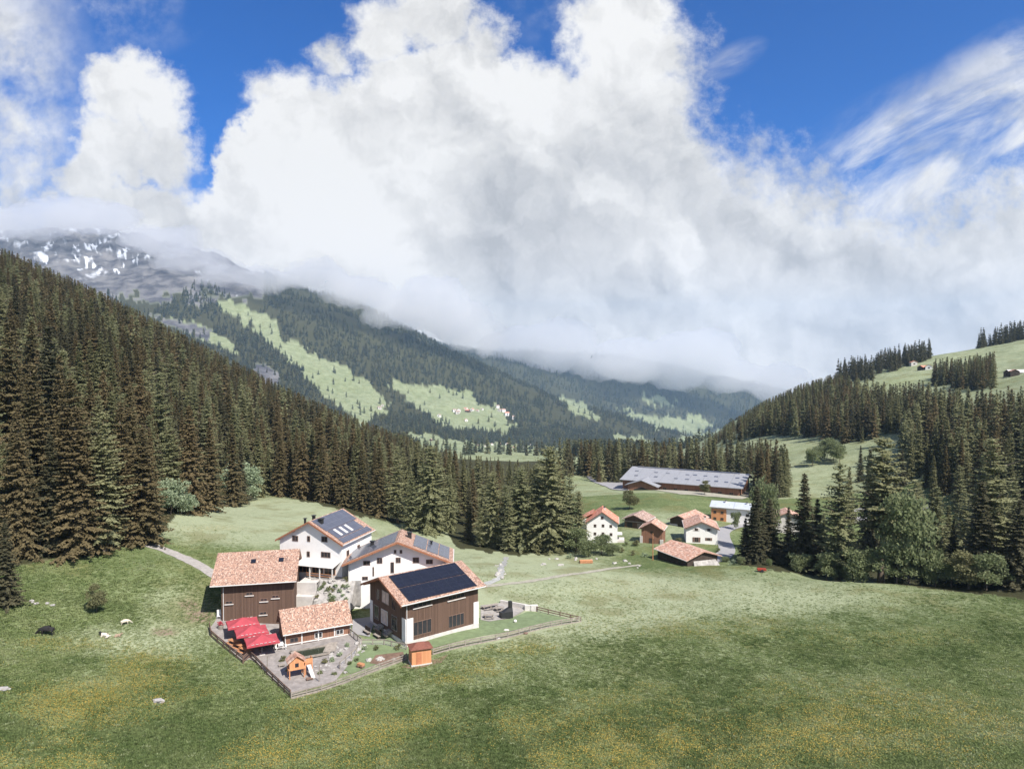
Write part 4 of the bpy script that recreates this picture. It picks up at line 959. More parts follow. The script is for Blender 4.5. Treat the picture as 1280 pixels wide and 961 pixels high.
m = MB(); m.prism([(-.85, 0), (.85, 0), (.85, 1.5), (.6, 2.1), (0, 2.4), (-.6, 2.1), (-.85, 1.5)], 0, 0.06); q = m.build('arched_window', M_glass, H2.root, (-H2.hwl-1.35, H2.of+0.93, 2.0))
q = H2.block('side_wing_roof', M_boards_dk, -H2.hwl-3.0, -H2.hwl-0.03, H2.of+0.6, H2.of+5.3, 5.61, 5.8)
# -- white lodge at the back
H1 = House('white_lodge', 'tall white lodge with awning and solar roof farthest back behind the red-roofed barn', 'house', -36.5, 128.0, 73, 6.9, 6.95, 12.1, -32.6, -28.85, -42.6, M_plaster, M_tile, os=0.55, of=0.6, ob=0.5, fascia=M_fascia, roof_t=0.18)
H1.on_roof('solar_array', M_solar_g, 1, .7, 11.4, 0.2, 3.25); H1.on_roof('solar_array', M_solar_g, 1, .9, 10.2, 3.33, 5.5, lift=0.025); H1.on_roof('solar_array', M_solar_g, 1, 0.7, 11.2, 5.6, 6.7)
for k in range(3): H1.on_roof('skylight', M_pale, 1, 2.4+1.9*k, 3.1+1.9*k, 3.5, 5.2, th=0.13)
for px, py, w, h in ((369.1,672.6,1.2,1.0),(405.6,673.8,1.2,1.0),(407.3,693.2,1.9,1.0)): H1.win_px('F', px, py, w, h, mull=1 if w < 1.5 else 2)
for px, py, w, h in ((385.9,673.1,.6,1.0),(385.5,692.3,.6,1.0)): H1.win_px('F', px, py, w, h, mull=0)
H1.win_px('R', 434.6, 691.3, .9, 1.1); H1.win_px('R', 448, 684, .9, 1.0)
H1.chimney(1, 2.1, 1.3, .7, .8); H1.chimney(-1, 3.4, 1.0, .45, .8); H1.chimney(-1, 1.2, 1.4, .3, .9)
zt = -38.5+42.6
m = MB(); x0, x1 = -2.6, H1.hwr-0.2
m.hexa([(x0, H1.of-0.02, zt+2.75), (x0, H1.of-2.3, zt+2.05), (x1-.3, H1.of-2.3, zt+2.05), (x1, H1.of-0.02, zt+2.75), (x0, H1.of-0.02, zt+2.83), (x0, H1.of-2.3, zt+2.13), (x1-.3, H1.of-2.3, zt+2.13), (x1, H1.of-0.02, zt+2.83)])
m.build('awning', M_pale, H1.root)
for x in (x0+.2, (x0+x1)/2-.6, (x0+x1)/2+1.4, x1-.5): MB().box((x, H1.of-2.1, zt+1.0), (.16, .16, 2.05)).build('veranda_post', M_frame_w, H1.root)
for a, mt in ((x0+1.4, M_curtain), (x0+4.1, M_glass), (x0+6.6, M_glass)): H1.window('F', a, zt+1.15, 2.2, 1.9, mull=2, pane=M_glass, frame=M_wood_w)
m = MB()
for z in (zt+.9, zt+.5): m.box(((x0+x1)/2+1.4, H1.of-2.1, z), (x1-x0-3.4, .06, .1))
m.build('veranda_rail', M_wood_w, H1.root)
# -- barn with brown boards
HB = House('barn', 'brown boarded barn with speckled tile roof next to the red parasols', 'barn', -50.26, 122.0, 12.0, 5.2, 7.3, 13.5, -36.4, -32.9, -42.3, M_boards, M_tile, os=1.0, of=1.6, ob=0.5, roof_t=0.16)
for px, py in ((286.3,752.6),(311.7,741.8),(329.8,749.3),(344.2,745.3),(329,766)): HB.win_px('R', px, py, 1.1, .5, mull=1, sill=M_pale)
for a, d in ((5.7, 2.0), (10.2, 2.0)): HB.on_roof('skylight', M_solar, 1, a, a+.8, d, d+.85, th=.1)
MB().bar((HB.hwr+.1, HB.of+.3, -1), (HB.hwr+.1, HB.of+.3, HB.zrt), .06).build('downpipe', M_pale, HB.root)
# -- low pool house
HP = House('pool_house', 'low timber pool house with speckled tile roof between parasols and playground', 'pool house', -36.9, 112.6, 27, 2.8, 3.6, 10.9, -42.25, -39.45, -44.9, M_boards_red, M_tile, os=0.55, of=0.4, ob=0.3, roof_t=0.14, deep=.8)
for px, py, w, h, f in ((367.5,799.5,1.3,.8,M_frame),(398,793.5,1.2,.9,M_frame_w),(424.5,789.5,1.2,.8,M_frame_w)): HP.win_px('R', px, py, w, h, frame=f, mull=1)
HP.block('sill_beam', M_frame_w, HP.hwr-.1, HP.hwr+.12, HP.of, HP.L-HP.ob, .75, .9)
for k in range(5): a = HP.of+(HP.L-HP.ob-HP.of)*k/4; HP.block('post', M_frame_w, HP.hwr-.08, HP.hwr+.1, a-.08 if k else a, a+.1, .0, HP.zrt)
# ---------------------------------------------------------------- village
V1 = House('village_house', 'white village house with bright red roof and three rows of windows', 'house', 26.2, 208, 82, 4.85, 4.85, 9.2, -47.4, -44.05, -53.6, M_plaster, M_tile_red, os=.4, of=.5, ob=.4, roof_t=.18, fascia=M_frame)
for px, py in ((743.9,656.9),(753.9,656.9),(763.6,657.5),(743.8,666.9),(753.8,666.9),(763.9,667.8),(752.8,647)): V1.win_px('F', px, py, .75, .85, mull=1)
for a in (2.5, 5, 7.2): V1.window('R', a, 4.2, .7, .8)
V1.block('annex_wall', M_plaster, -V1.hwl-1.5, -V1.hwl+1, 4.5, 8.8, -1, 6.4); m = MB(); m.hexa([(-V1.hwl-2.1, 4, 6.1), (-V1.hwl+2.0, 4, 8.3), (-V1.hwl+2.0, 9.3, 8.3), (-V1.hwl-2.1, 9.3, 6.1), (-V1.hwl-2.1, 4, 6.28), (-V1.hwl+2.0, 4, 8.48), (-V1.hwl+2.0, 9.3, 8.48), (-V1.hwl-2.1, 9.3, 6.28)]); m.build('annex_roof', M_tile_red, V1.root)
V1.chimney(1, 5, .6, .5, .8, M_plaster_old)
V1.block('balcony', M_pale, V1.hwr, V1.hwr+1.4, 1.2, 4.5, 2.6, 2.75); V1.block('porch', M_plaster_old, V1.hwr+.01, V1.hwr+2.0, 1.0, 4.5, -.8, 1.2)
V2 = House('village_barn', 'brown village barn with greyish tile roof left of the tall timber store', 'barn', 38.9, 229, 60, 4.1, 4.4, 8.7, -51.2, -49.5, -54.2, M_boards, M_tile_grey, os=.7, of=1.0, ob=.4)
V2.window('F', -1.6, 1.1, 1.8, 1.6, pane=M_black, frame=M_boards_dk, name='barn_door'); V2.window('F', 1.5, 1.2, 1.2, 1.4, pane=M_boards_grey)
V2.block('loft_beam', M_wood, -4.0, 3.6, .6, .9, 2.2, 2.45)
V3 = House('timber_store', 'tall narrow reddish timber store beside a pale pole in the village', 'barn', 40.1, 206, 68, 3.6, 3.6, 6.5, -48.7, -46.7, -53.3, M_boards_red, M_tile_v, os=.6, of=.9, ob=.3)
V3.block('corner_pillar', M_plaster_old, -V3.hwl-.4, -V3.hwl+.4, .7, 1.2, -1, 2.2); V3.block('corner_pillar', M_plaster_old, V3.hwr-.6, V3.hwr+.3, .7, 1.2, -1, 1.6)
V3.window('F', 0, 1.0, 1.5, 1.6, pane=M_boards_dk, frame=M_boards_dk, name='door', mull=0); V3.window('F', 0, 3.6, .8, .6)
V4 = House('field_shed', 'long low dark shed with reddish roof at the edge of the meadow', 'shed', 48.0, 178, 116, 5.6, 5.6, 13.2, -49.35, -47.65, -51.3, M_boards_dk, M_tile_v, os=.8, of=.7, ob=.6)
for a in (3.5, 6.5, 9.5): V4.window('L', a, .9, 1.6, 1.5, pane=M_black, frame=M_boards, mull=0, name='opening')
m = MB(); m.hexa([(-3.4, -.2, .1), (3.9, -1.4, -.1), (4.1, .6, 1.0), (-2.9, .6, 1.3), (-3.4, -.2, .18), (3.9, -1.4, -.02), (4.1, .6, 1.08), (-2.9, .6, 1.38)]); m.build('tarpaulin', M_stone, V4.root)
V5 = House('village_house', 'white village house with brown shutters beside the road', 'house', 54.9, 207, 80, 4.85, 5.1, 11.0, -48.8, -46.7, -53.5, M_plaster, M_tile_v, os=.55, of=.7, ob=.5, fascia=M_frame)
for px, py in ((870.3,661.6),(886,662.1)): V5.win_px('F', px, py, .9, .8, shut=M_plaster_old)
V5.win_px('F', 870.6, 674.3, 1.1, 1.4, shut=M_frame); V5.win_px('F', 885.8, 673.7, .95, .8, shut=M_frame)
V5.chimney(1, 5.5, 1.4, .5, .9, M_plaster_old)
V6 = House('village_barn', 'dark gabled barn behind the shuttered white house', 'barn', 53.8, 232, 50, 3.9, 5.0, 12.6, -52.1, -50.3, -54.8, M_boards_dk, M_tile_v, os=.6, of=1.0, ob=.4)
V6.block('whitewashed_wall', M_plaster_old, -V6.hwl-.1, -.6, V6.of-.12, V6.of+.5, -1.2, 1.3)
V7 = House('village_house', 'orange and white village house under a pale blue metal roof', 'house', 69.7, 250, -25.6, 3.6, 3.95, 15.4, -50.3, -48.85, -55.6, M_plaster, M_metal_b, os=.6, of=.5, ob=.4)
V7.block('timber_front', M_orange, V7.hwr+.005, V7.hwr+.12, .6, 5.6, -.5, 4.6); V7.block('timber_gable', M_orange, -V7.hwl, V7.hwr, V7.of-.12, V7.of-.005, -.5, 4.5)
for a in (1.8, 4.2):
    for z in (1.2, 3.4): o = V7.window('R', a, z, 1.0, .9); o.location.x = .12
for a in (7.5, 10, 12.5): V7.window('R', a, 3.2, 1.0, .9)
V7.chimney(1, 5, .8, .5, .7, M_plaster); V7.chimney(1, 12, .8, .4, .6, M_pale)
V8 = House('long_barn', 'very long grey-roofed cattle barn on the terrace above the village', 'barn', 57.9, 345, -26.1, 11.0, 20.0, 54.2, -54.35, -51.0, -60.6, M_boards_red, M_metal, os=1.6, of=1.0, ob=1.6, roof_t=.25, gutter=False)
r_ = random.Random(4)
for k in range(11):
    for dd in (6.0, 12.5):
        if r_.random() < .8: a = 4+k*4.5+r_.uniform(-.8, .8)+(dd > 10)*1.6; V8.on_roof('roof_light', M_solar_g, 1, a, a+1.7, dd+r_.uniform(-.6, .6), dd+1.5, th=.06)
V8.on_roof('ridge_vent', M_solar_g, 1, 3, 50, 0.2, 1.0, th=.3)
V8.block('concrete_base', M_conc, -V8.hwl, V8.hwr+.12, V8.of-.1, V8.L-V8.ob+.1, -1.5, 2.0)
for k in range(14): V8.window('R', 18+k*2.4, 3.4, 1.6, .9, mull=1, frame=M_frame) if k % 2 else V8.block('stall_opening', M_black, V8.hwr+.13, V8.hwr+.16, 17.2+k*2.4, 18.8+k*2.4, .2, 2.2)
# gabled cross porch of the long barn
m = MB(); m.prism([(-6.4, -1.2), (6.4, -1.2), (6.4, 4.9), (0, 7.1), (-6.4, 4.9)], 0, 9); o = m.build('cross_wing', M_boards_red, V8.root, (V8.hwr+5.6, 11.5, 0), R(90))
m = MB(); m.prism([(-7.6, 4.6), (0, 7.2), (7.6, 4.6), (7.6, 4.8), (0, 7.42), (-7.6, 4.8)], -1.0, 14); m.build('cross_roof', M_metal, V8.root, (V8.hwr+5.6, 11.5, 0), R(90))
m = MB(); m.prism([(-3.6, 0), (3.6, 0), (3.6, 3.0), (0, 4.2), (-3.6, 3.0)], 0, .1); m.build('barn_door', M_black, V8.root, (V8.hwr+5.68, 11.5, 0), R(90))
V9 = House('village_house', 'small house with pinkish roof glimpsed between the dark roadside spruces', 'house', 88, 228, 75, 4.4, 4.4, 8, -50.4, -48.4, -55.2, M_plaster_old, M_tile_v)
for px, py in ((973, 648), (986, 648)): V9.win_px('F', px, py, .8, .8)
# huts and far hamlets
def hut(p, th, w, l, hw_, wall, roof, name, label, group, cat='hut', win=True):
    h = House(name, label, cat, p[0], p[1], th, w/2+.3, w/2+.3, l, p[2]+hw_, p[2]+hw_+w*.28, p[2], wall, roof, os=.3, of=.3, ob=.3, group=group, gutter=False, deep=4)
    if win: h.window('F', 0, hw_*.55, w*.3, hw_*.35, mull=0); h.window('R', l*.5, hw_*.55, l*.25, hw_*.35, mull=0)
    return h
hut(at(1150,463), 20, 7, 12, 3.2, M_boards_dk, M_tile_red, 'alpine_hut', 'dark low hut with red roof in the middle of the right pasture', 'huts on the right hill')
hut(at(1161,462), 60, 6, 8, 3.5, M_plaster, M_tile_v, 'alpine_hut', 'white-walled hut touching the dark hut on the right pasture', 'huts on the right hill')
hut(at(1143,457), 80, 6, 7, 3.5, M_plaster_old, M_tile_red, 'alpine_hut', 'little red-roofed hut below the skyline spruces on the right hill', 'huts on the right hill')
hut(at(1258,471), 0, 8, 14, 3.6, M_boards, M_pale, 'alpine_hut', 'long pale-roofed hut at the right edge of the pasture', 'huts on the right hill')
hut(at(1269,470), 70, 6, 6, 3.6, M_boards_dk, M_tile_v, 'alpine_hut', 'small dark hut joined to the long pale-roofed hut', 'huts on the right hill')
hut(at(1079,502,300), 10, 7, 10, 3.5, M_boards, M_tile_red, 'alpine_hut', 'half-hidden hut above the hillside wood', 'huts on the right hill')
hut(at(1044,474,500), 10, 7, 12, 3.5, M_boards, M_tile_v, 'alpine_hut', 'brown hut on the crest where the hillside wood ends', 'huts on the right hill')
r_ = random.Random(9)
def hamlet(pts, lab, group, s=1.0):
    for px, py in pts:
        p = at(px, py, 1100); k = s*r_.uniform(.8, 1.25)*(p[1]/2600)
        hut(p, r_.choice([20, 75, 100, 150]), 11*k, 14*k, 7*k, r_.choice([M_plaster, M_plaster, M_boards, M_plaster_old]), r_.choice([M_tile_v, M_tile_red, M_tile_grey]), 'hamlet_house', lab, group, 'house')
hamlet([(566+r_.uniform(-3,3)+k*5.2, 515+r_.uniform(-3,3)) for k in range(8)], 'tiny far house in the hamlet on the sloping green field', 'far houses on the sloping field')
hamlet([(620+k*3.6, 511+k*2.2+r_.uniform(-2,2)) for k in range(6)], 'tiny far house at the wood edge right of the sloping field', 'far houses by the wood edge')
hamlet([(548,521),(583,527),(478,508),(472,511)], 'lone far farmhouse on the pale mountain pasture', 'lone far farms')
hamlet([(600+k*8+r_.uniform(-2,2), 558+r_.uniform(-2,3)) for k in range(9)]+[(520,549),(538,551)], 'far village house on the pale valley floor above the treetops', 'far houses on the valley floor', .62)
hamlet([(846+k*3.5, 559+r_.uniform(-2,2)) for k in range(5)], 'tiny far house with reddish roof down the valley beyond the barn', 'far houses down the valley', .6)
# ---------------------------------------------------------------- paths, roads, yards, water
def gp(px, py, **k): return at(px, py, **k)
def drape(name, pts, mat, lift=0.06, step=1.6, label=None, kind='structure', cat=None, world_pts=False):
    P_ = pts if world_pts else [gp(*p)[:2] for p in pts]
    bm = bmesh.new(); vs = [bm.verts.new((p[0], p[1], 0)) for p in P_]; bm.faces.new(vs)
    bmesh.ops.triangulate(bm, faces=bm.faces[:])
    for _ in range(7):
        e = [e for e in bm.edges if e.calc_length() > step]
        if not e: break
        bmesh.ops.subdivide_edges(bm, edges=e, cuts=1); bmesh.ops.triangulate(bm, faces=[f for f in bm.faces if len(f.verts) > 3])
    co = np.array([v_.co[:] for v_ in bm.verts]); z = hgt(co[:, 0], co[:, 1])
    for v_, h in zip(bm.verts, z): v_.co.z = h+lift
    for f in bm.faces:
        if f.normal.z < 0: f.normal_flip()
    me = bpy.data.meshes.new(name); bm.to_mesh(me); bm.free(); me.materials.append(mat)
    o = bpy.data.objects.new(name, me); COL.objects.link(o)
    return tag(o, label, cat, kind=kind)
def strip(name, pts, width, mat, lift=0.06, label=None, cat='path', jit=0.0, kind='structure'):
    P_ = [Vector((p[0], p[1])) for p in (gp(*q) for q in pts)]; fine = []
    for i in range(len(P_)-1):
        p0, p1, p2, p3 = P_[max(i-1, 0)], P_[i], P_[i+1], P_[min(i+2, len(P_)-1)]; n = max(2, int((p2-p1).length/1.2))
        for k in range(n): t = k/n; fine.append(0.5*((2*p1)+(p2-p0)*t+(2*p0-5*p1+4*p2-p3)*t*t+(3*p1-p0-3*p2+p3)*t**3))
    fine.append(P_[-1]); V_, F_ = [], []; rr = random.Random(3)
    for i, p in enumerate(fine):
        d = (fine[min(i+1, len(fine)-1)]-fine[max(i-1, 0)]).normalized(); n = Vector((-d.y, d.x))
        w = width*(1+jit*(rr.random()-.5))
        for s_ in (-0.5, -0.17, 0.17, 0.5): q = p+n*w*s_; V_.append((q.x, q.y, hz(q.x, q.y)+lift))
    for i in range(len(fine)-1):
        for k in range(3): a = i*4+k; F_.append((a, a+4, a+5, a+1))
    me = bpy.data.meshes.new(name); me.from_pydata(V_, [], F_); me.update()
    if len(me.polygons) and me.polygons[0].normal.z < 0: me.flip_normals()
    me.materials.append(mat); o = bpy.data.objects.new(name, me); COL.objects.link(o); return tag(o, label, cat, kind=kind)
M_gravel = flat_mat('pale_gravel', (0.36, 0.335, 0.31), 0.95, 0.3, 1.2)
M_rock = flat_mat('pale_rock', (0.44, 0.42, 0.39), 0.9, 0.35, 2)
M_dust = flat_mat('dusty_track', (0.38, 0.36, 0.29), 0.95, 0.35, 1.2)
M_asph = flat_mat('grey_asphalt', (0.30, 0.295, 0.30), 0.9, 0.12, 0.8)
M_pave = flat_mat('terrace_paving', (0.30, 0.275, 0.262), 0.95, 0.35, 1.1)
M_lawn = flat_mat('mown_lawn', (0.175, 0.225, 0.115), 0.9, 0.28, 0.9)
M_water, nt, b = new_mat('pond_water'); set_in(nt, b, 'Base Color', (0.035, 0.045, 0.03)); set_in(nt, b, 'Roughness', 0.06); b.inputs['Specular IOR Level'].default_value = 0.5
strip('gravel_path', [(168,676),(190,682),(215,691),(240,702),(268,718),(285,728)], 2.4, M_gravel, .07, 'pale gravel path from the dark spruces down to the barn', jit=.25)
strip('field_track', [(598,734),(630,730),(670,725),(720,717),(760,711),(800,706)], 1.5, M_dust, .07, 'narrow pale track across the meadow towards the village', jit=.4)
strip('village_road', [(935,655),(918,658),(905,663),(903,670),(907,680),(908,690),(896,699),(880,703)], 4.5, M_asph, .12, 'pale village road bending past the shuttered house', 'road')
strip('valley_road', [(1060,652),(1085,648),(1110,644),(1140,640),(1165,632)], 5, M_asph, .3, 'pale road seen between the trees right of the village', 'road')
strip('valley_road_edge', [(1062,640),(1085,636),(1105,640)], 3, M_asph, .3, 'road bend beyond the meadow-edge larches', 'road')
drape('barn_yard', [(733,596),(755,592),(790,606),(786,614),(765,612),(745,604)], M_asph, .25, 3, 'grey gravel yard at the left end of the long barn')
drape('barn_apron', [(786,610),(850,618),(928,624),(944,618),(930,614),(800,604)], M_dust, .15, 3, 'pale strip of ground along the front of the long barn')
strip('stream', [(633,696),(630,704),(626,710),(627,716),(621,724),(606,730)], 1.3, flat_mat('white_water', (0.50, 0.50, 0.48), 0.3, 0.45, 3), .05, 'narrow whitish mountain stream below the big larches', 'stream', .9)
# terrace of the inn
TP_ = [(262,786),(276,766),(300,768),(345,770),(440,790),(452,800),(440,826),(420,850),(364,868),(322,829),(312,824),(304,827)]
drape('terrace_paving', TP_, M_pave, .07, 1.5, 'light grey paved terrace and playground behind the fence', cat='terrace')
drape('lawn', [(452,800),(470,792),(512,802),(600,772),(612,776),(636,774),(660,764),(672,765),(724,776),(522,816),(498,825),(438,842),(430,836),(446,818)], M_lawn, .06, 1.5, 'mown light green lawn around the dark timber house', cat='lawn')
drape('picnic_patio', [(601,757),(636,752),(656,763),(640,772),(612,777),(601,775)], M_gravel, .1, 1.5, 'pale gravel patio with picnic tables beside the timber house', cat='patio')
drape('courtyard', [(441,774),(470,770),(462,796),(440,792)], M_asph, .08, 1.5, 'dark grey yard between the pool house and the timber house', cat='courtyard')
def rocks(name, c, n, rx, ry, r0, r1, mat, label, cat='rocks', seed=1, z0=None):
    rr = random.Random(seed); grp = label
    for i in range(n):
        a, t = rr.uniform(0, 6.28), math.sqrt(rr.random()); x, y = c[0]+rx*t*math.cos(a), c[1]+ry*t*math.sin(a); r = rr.uniform(r0, r1)
        m = MB(); m.ball((0, 0, 0), r, seed*100+i, 0.28, (1, rr.uniform(.7, 1.2), .65)); o = m.build(name, mat, None, (x, y, (hz(x, y) if z0 is None else z0(x, y))+r*.25), rr.uniform(0, 3))
        tag(o, label, cat, label+'s')
def plant_px(name, p, r, mat, label, cat, seed=0, h=None, n=420, group=None):
    V_, F_ = leafy(seed+200, h or r*1.3, r, 10, n, .17, low=.0); o = bpy.data.objects.new(name, mesh_np(name, V_, F_, [mat])); COL.objects.link(o); o.location = (p[0], p[1], p[2]-.05); return tag(o, label, cat, group)
# pond
pc = gp(392, 817); th0 = R(26)
def rot(p, c, a): return (c[0]+p[0]*math.cos(a)-p[1]*math.sin(a), c[1]+p[0]*math.sin(a)+p[1]*math.cos(a))
pond = empty('garden_pond', (pc[0], pc[1], pc[2]+.22), th0); tag(pond, 'dark green swimming pond with pale timber rim in front of the pool house', 'pond')
MB().slab([(-2.9, -1.3), (2.2, -1.5), (3.0, -.6), (2.6, 1.3), (-2.9, 1.3)], -.3, .10).build('water', M_water, pond)
m = MB()
for q in (((-0.1, 1.45, .12), (6.4, .3, .3)), ((-3.05, 0, .12), (.3, 3.1, .3)), ((-.4, -1.5, .10), (5.2, .22, .25))): m.box(*q)
m.build('rim', M_wood, pond)
MB().hexa([(1.2, -.9, .12), (2.9, -1.3, .12), (3.9, 1.2, .5), (2.4, 1.5, .5), (1.2, -.9, .2), (2.9, -1.3, .2), (3.9, 1.2, .58), (2.4, 1.5, .58)]).build('boarding', M_wood, pond)
c = gp(430, 812); rocks('boulder', c, 26, 3.4, 2.6, .14, .42, M_stone, 'pale boulder in the heap between the pond and the lawn', 'boulder', 3)
c = gp(412, 838); rocks('boulder', c, 14, 3.0, 1.8, .12, .3, M_stone, 'pale stone in the pebbled part of the playground', 'stone', 4)
c = gp(474, 824); rocks('boulder', c, 7, 2.4, .7, .2, .5, M_rock, 'pale rock in the bed beside the orange shed', 'rock', 5)
c = gp(626, 712); rocks('boulder', c, 16, 1.6, 10, .15, .5, M_rock, 'pale rock along the little mountain stream', 'rock', 6)
# garden wall and rock garden of the back lodge
GWO, GWR = Vector((-32.6, 124.6, -42.6)), R(-6)
gw = empty('garden_terrace', GWO, GWR); tag(gw, 'white stepped retaining wall with rock garden below the back lodge', 'retaining wall')
MB().box((-2.9, -1.2, 1.6), (3.4, .5, 5.0)).build('wall', M_plaster_old, gw); MB().box((1.6, 1.6, 1.9), (9.0, 2.0, 4.4)).build('planting_bed', M_stone, gw)
MB().box((-2.9, -2.2, .3), (3.2, 1.2, 3.6)).build('step', M_plaster_old, gw); MB().box((-2.9, .9, 3.9), (3.2, 3.2, .12)).build('paving', M_conc, gw)
MB().hexa([(-1.1, -3.4, 0), (5.4, -3.0, 0), (5.4, .6, 0), (-1.1, .6, 0), (-1.0, -3.0, 1.2), (5.2, -2.6, 1.0), (5.2, .6, 4.05), (-1.1, .6, 4.05)]).build('rock_bank', M_stone, gw)
rr = random.Random(12)
for i in range(40):
    a, t = rr.uniform(-.9, 5.1), rr.uniform(0, 1); lv = Vector((a, -2.8+3.4*t, 1.1+2.95*t))
    q = Matrix.Rotation(GWR, 3, 'Z') @ lv+GWO
    if i % 2: m = MB(); m.ball((0, 0, 0), rr.uniform(.2, .5), i, .25, (1, 1, .7)); tag(m.build('boulder', M_rock, None, tuple(q)), 'pale boulder in the rock garden below the back lodge', 'boulder', 'boulders of the rock garden')
    else: plant_px('garden_plant', q, rr.uniform(.3, .6), rr.choice([m_pale, m_leaf, m_green]), 'small green plant in the rock garden below the back lodge', 'plant', i, n=140, group='plants of the rock garden')
# fences
def fence(name, pts, label, mat, h=1.05, step=2.3, rails=(0.35, .85), board=None, wire=False, zo=0.0):
    P_ = [gp(*p) for p in pts]; root = empty(name, P_[0]); tag(root, label, 'fence'); o0 = Vector(P_[0])
    for i in range(len(P_)-1):
        a, b2 = P_[i], P_[i+1]; L = (b2-a).length; n = max(1, round(L/step))
        Q = [];
        for k in range(n+1):
            p = a.lerp(b2, k/n); p.z = hz(p.x, p.y)+zo; Q.append(p-o0)
            if k < n or i == len(P_)-2: MB().box((0, 0, h/2-.1), (.13, .13, h+.3)).build('post', mat, root, tuple(p-o0), math.atan2(b2.y-a.y, b2.x-a.x))
        for zr_ in rails:
            m = MB()
            for k in range(n): d = (Q[k+1]-Q[k]); m.hexa([tuple(q+Vector((0, 0, dz_))+nn) for dz_ in (zr_-.08, zr_+.08) for q, nn in ((Q[k], -w_), (Q[k+1], -w_), (Q[k+1], w_), (Q[k], w_))]) if (w_ := Vector((-d.y, d.x, 0)).normalized()*.04) else None
            m.build('rail', mat, root)
        if board:
            m = MB()
            for k in range(n):
                d = (Q[k+1]-Q[k]); w_ = Vector((-d.y, d.x, 0)).normalized()*.1
                m.hexa([tuple(q+Vector((0, 0, dz_))+nn) for dz_ in (-.4, board) for q, nn in ((Q[k], -w_), (Q[k+1], -w_), (Q[k+1], w_), (Q[k], w_))])
            m.build('kickboard', M_wood, root)
        if wire:
            m = MB()
            for k in range(n):
                for w in range(7):
                    z = Vector((0, 0, .12+w*.13)); m.bar(Q[k]+z, Q[k+1]+z, .012, 3)
            m.build('wire_mesh', M_pale, root)
    return root
fence('wooden_fence', [(262,786),(264,796),(304,829),(312,822),(320,829),(363,872)], 'dark weathered rail fence along the meadow side of the parasol terrace', M_frame, 1.1, 1.9, (.3, .75, 1.05))
fence('wooden_fence', [(364,873),(438,851),(508,824)], 'grey kerbed fence along the front edge of the playground', M_wood, .9, 2.2, (.45, .8), .2)
fence('wooden_fence', [(541,818),(620,800),(726,777)], 'grey kerbed fence along the front edge of the lawn', M_wood, .9, 2.5, (.5, .85), .15)
fence('wooden_fence', [(726,777),(700,771),(671,764)], 'short fence closing the far corner of the lawn', M_frame, .9, 2.4, (.45, .85))
fence('wire_fence', [(425,836),(446,818),(452,806),(438,794),(428,786)], 'curved pale netting fence between the boulder heap and the lawn', M_wood, 1.1, 1.3, (1.05,), wire=True)
fence('wire_fence', [(452,806),(480,806),(508,812)], 'light netting fence behind the vegetable bed', M_wood, .9, 1.6, (.85,), wire=True)
p = gp(664, 763); MB().box((0, 0, .5), (2.4, .5, 1.1)).build('stone_trough', M_conc, None, tuple(p), R(5)); tag(bpy.data.objects['stone_trough'], 'pale block wall where the patio meets the lawn fence', 'block wall')
MB().box((0, 0, .3), (6.5, .35, .9)).build('low_wall', M_conc, None, tuple(gp(645, 758)), R(-28)); tag(bpy.data.objects['low_wall'], 'low pale concrete wall behind the black fireplace', 'low wall')
# parasols
M_red = flat_mat('red_canvas', (0.40, 0.065, 0.082), 0.9, 0.2, 1.2)
def parasol(p, rz, label):
    t = empty('parasol', p, rz); tag(t, label, 'parasol', 'red parasols on the terrace'); hx, hy, z0, z1 = 2.35, 1.85, 2.25, 3.1
    m = MB(); N = 8; V0 = []
    ring = [(-hx, -hy), (0, -hy*.96), (hx, -hy), (hx*.97, 0), (hx, hy), (0, hy*.96), (-hx, hy), (-hx*.97, 0)]
    b0 = len(m.V); m.V.append((0, 0, z1))
    for f, zz in ((.5, (z0+z1)/2-.06), (1.0, z0)):
        for k, (x, y) in enumerate(ring): m.V.append((x*f, y*f, zz-(.03 if k % 2 else 0)))
    for k in range(8): m.F.append((0, 1+k, 1+(k+1) % 8)); m.F.append((1+k, 9+k, 9+(k+1) % 8, 1+(k+1) % 8))
    c = m.build('canopy', M_red, t)
    v_ = MB()
    for k in range(8):
        (x0, y0), (x1, y1) = ring[k], ring[(k+1) % 8]; b0 = len(v_.V); v_.V += [(x0, y0, z0), (x1, y1, z0), (x1*1.005, y1*1.005, z0-.24), (x0*1.005, y0*1.005, z0-.24)]; v_.F.append((b0, b0+1, b0+2, b0+3))
    v_.build('valance', M_red, c)
    w = MB()
    for sy in (-1, 1):
        for k in range(6): w.box((-1.5+k*.6, sy*(hy-.12), z0+.13), (.36, .12, .012))
    w.build('white_print', M_frame_w, c)
    MB().bar((0, 0, 0), (0, 0, z1), .045, 8).build('pole', M_wood, t); MB().box((0, 0, .08), (.8, .8, .16)).build('base', M_conc, t)
    m = MB()
    for x, y in ring[::2]: m.bar((0, 0, z1-.15), (x, y, z0-.01), .02, 4)
    m.build('rib', M_wood, c)
PR = [((303.6,775),'red parasol nearest the brown barn'),((314.4,785.5),'middle one of the three red parasols'),((327.5,797.5),'red parasol nearest the playground')]
for (px, py), lab in PR:
    q = gp(px, py+20.5); parasol(q, R(27), lab)
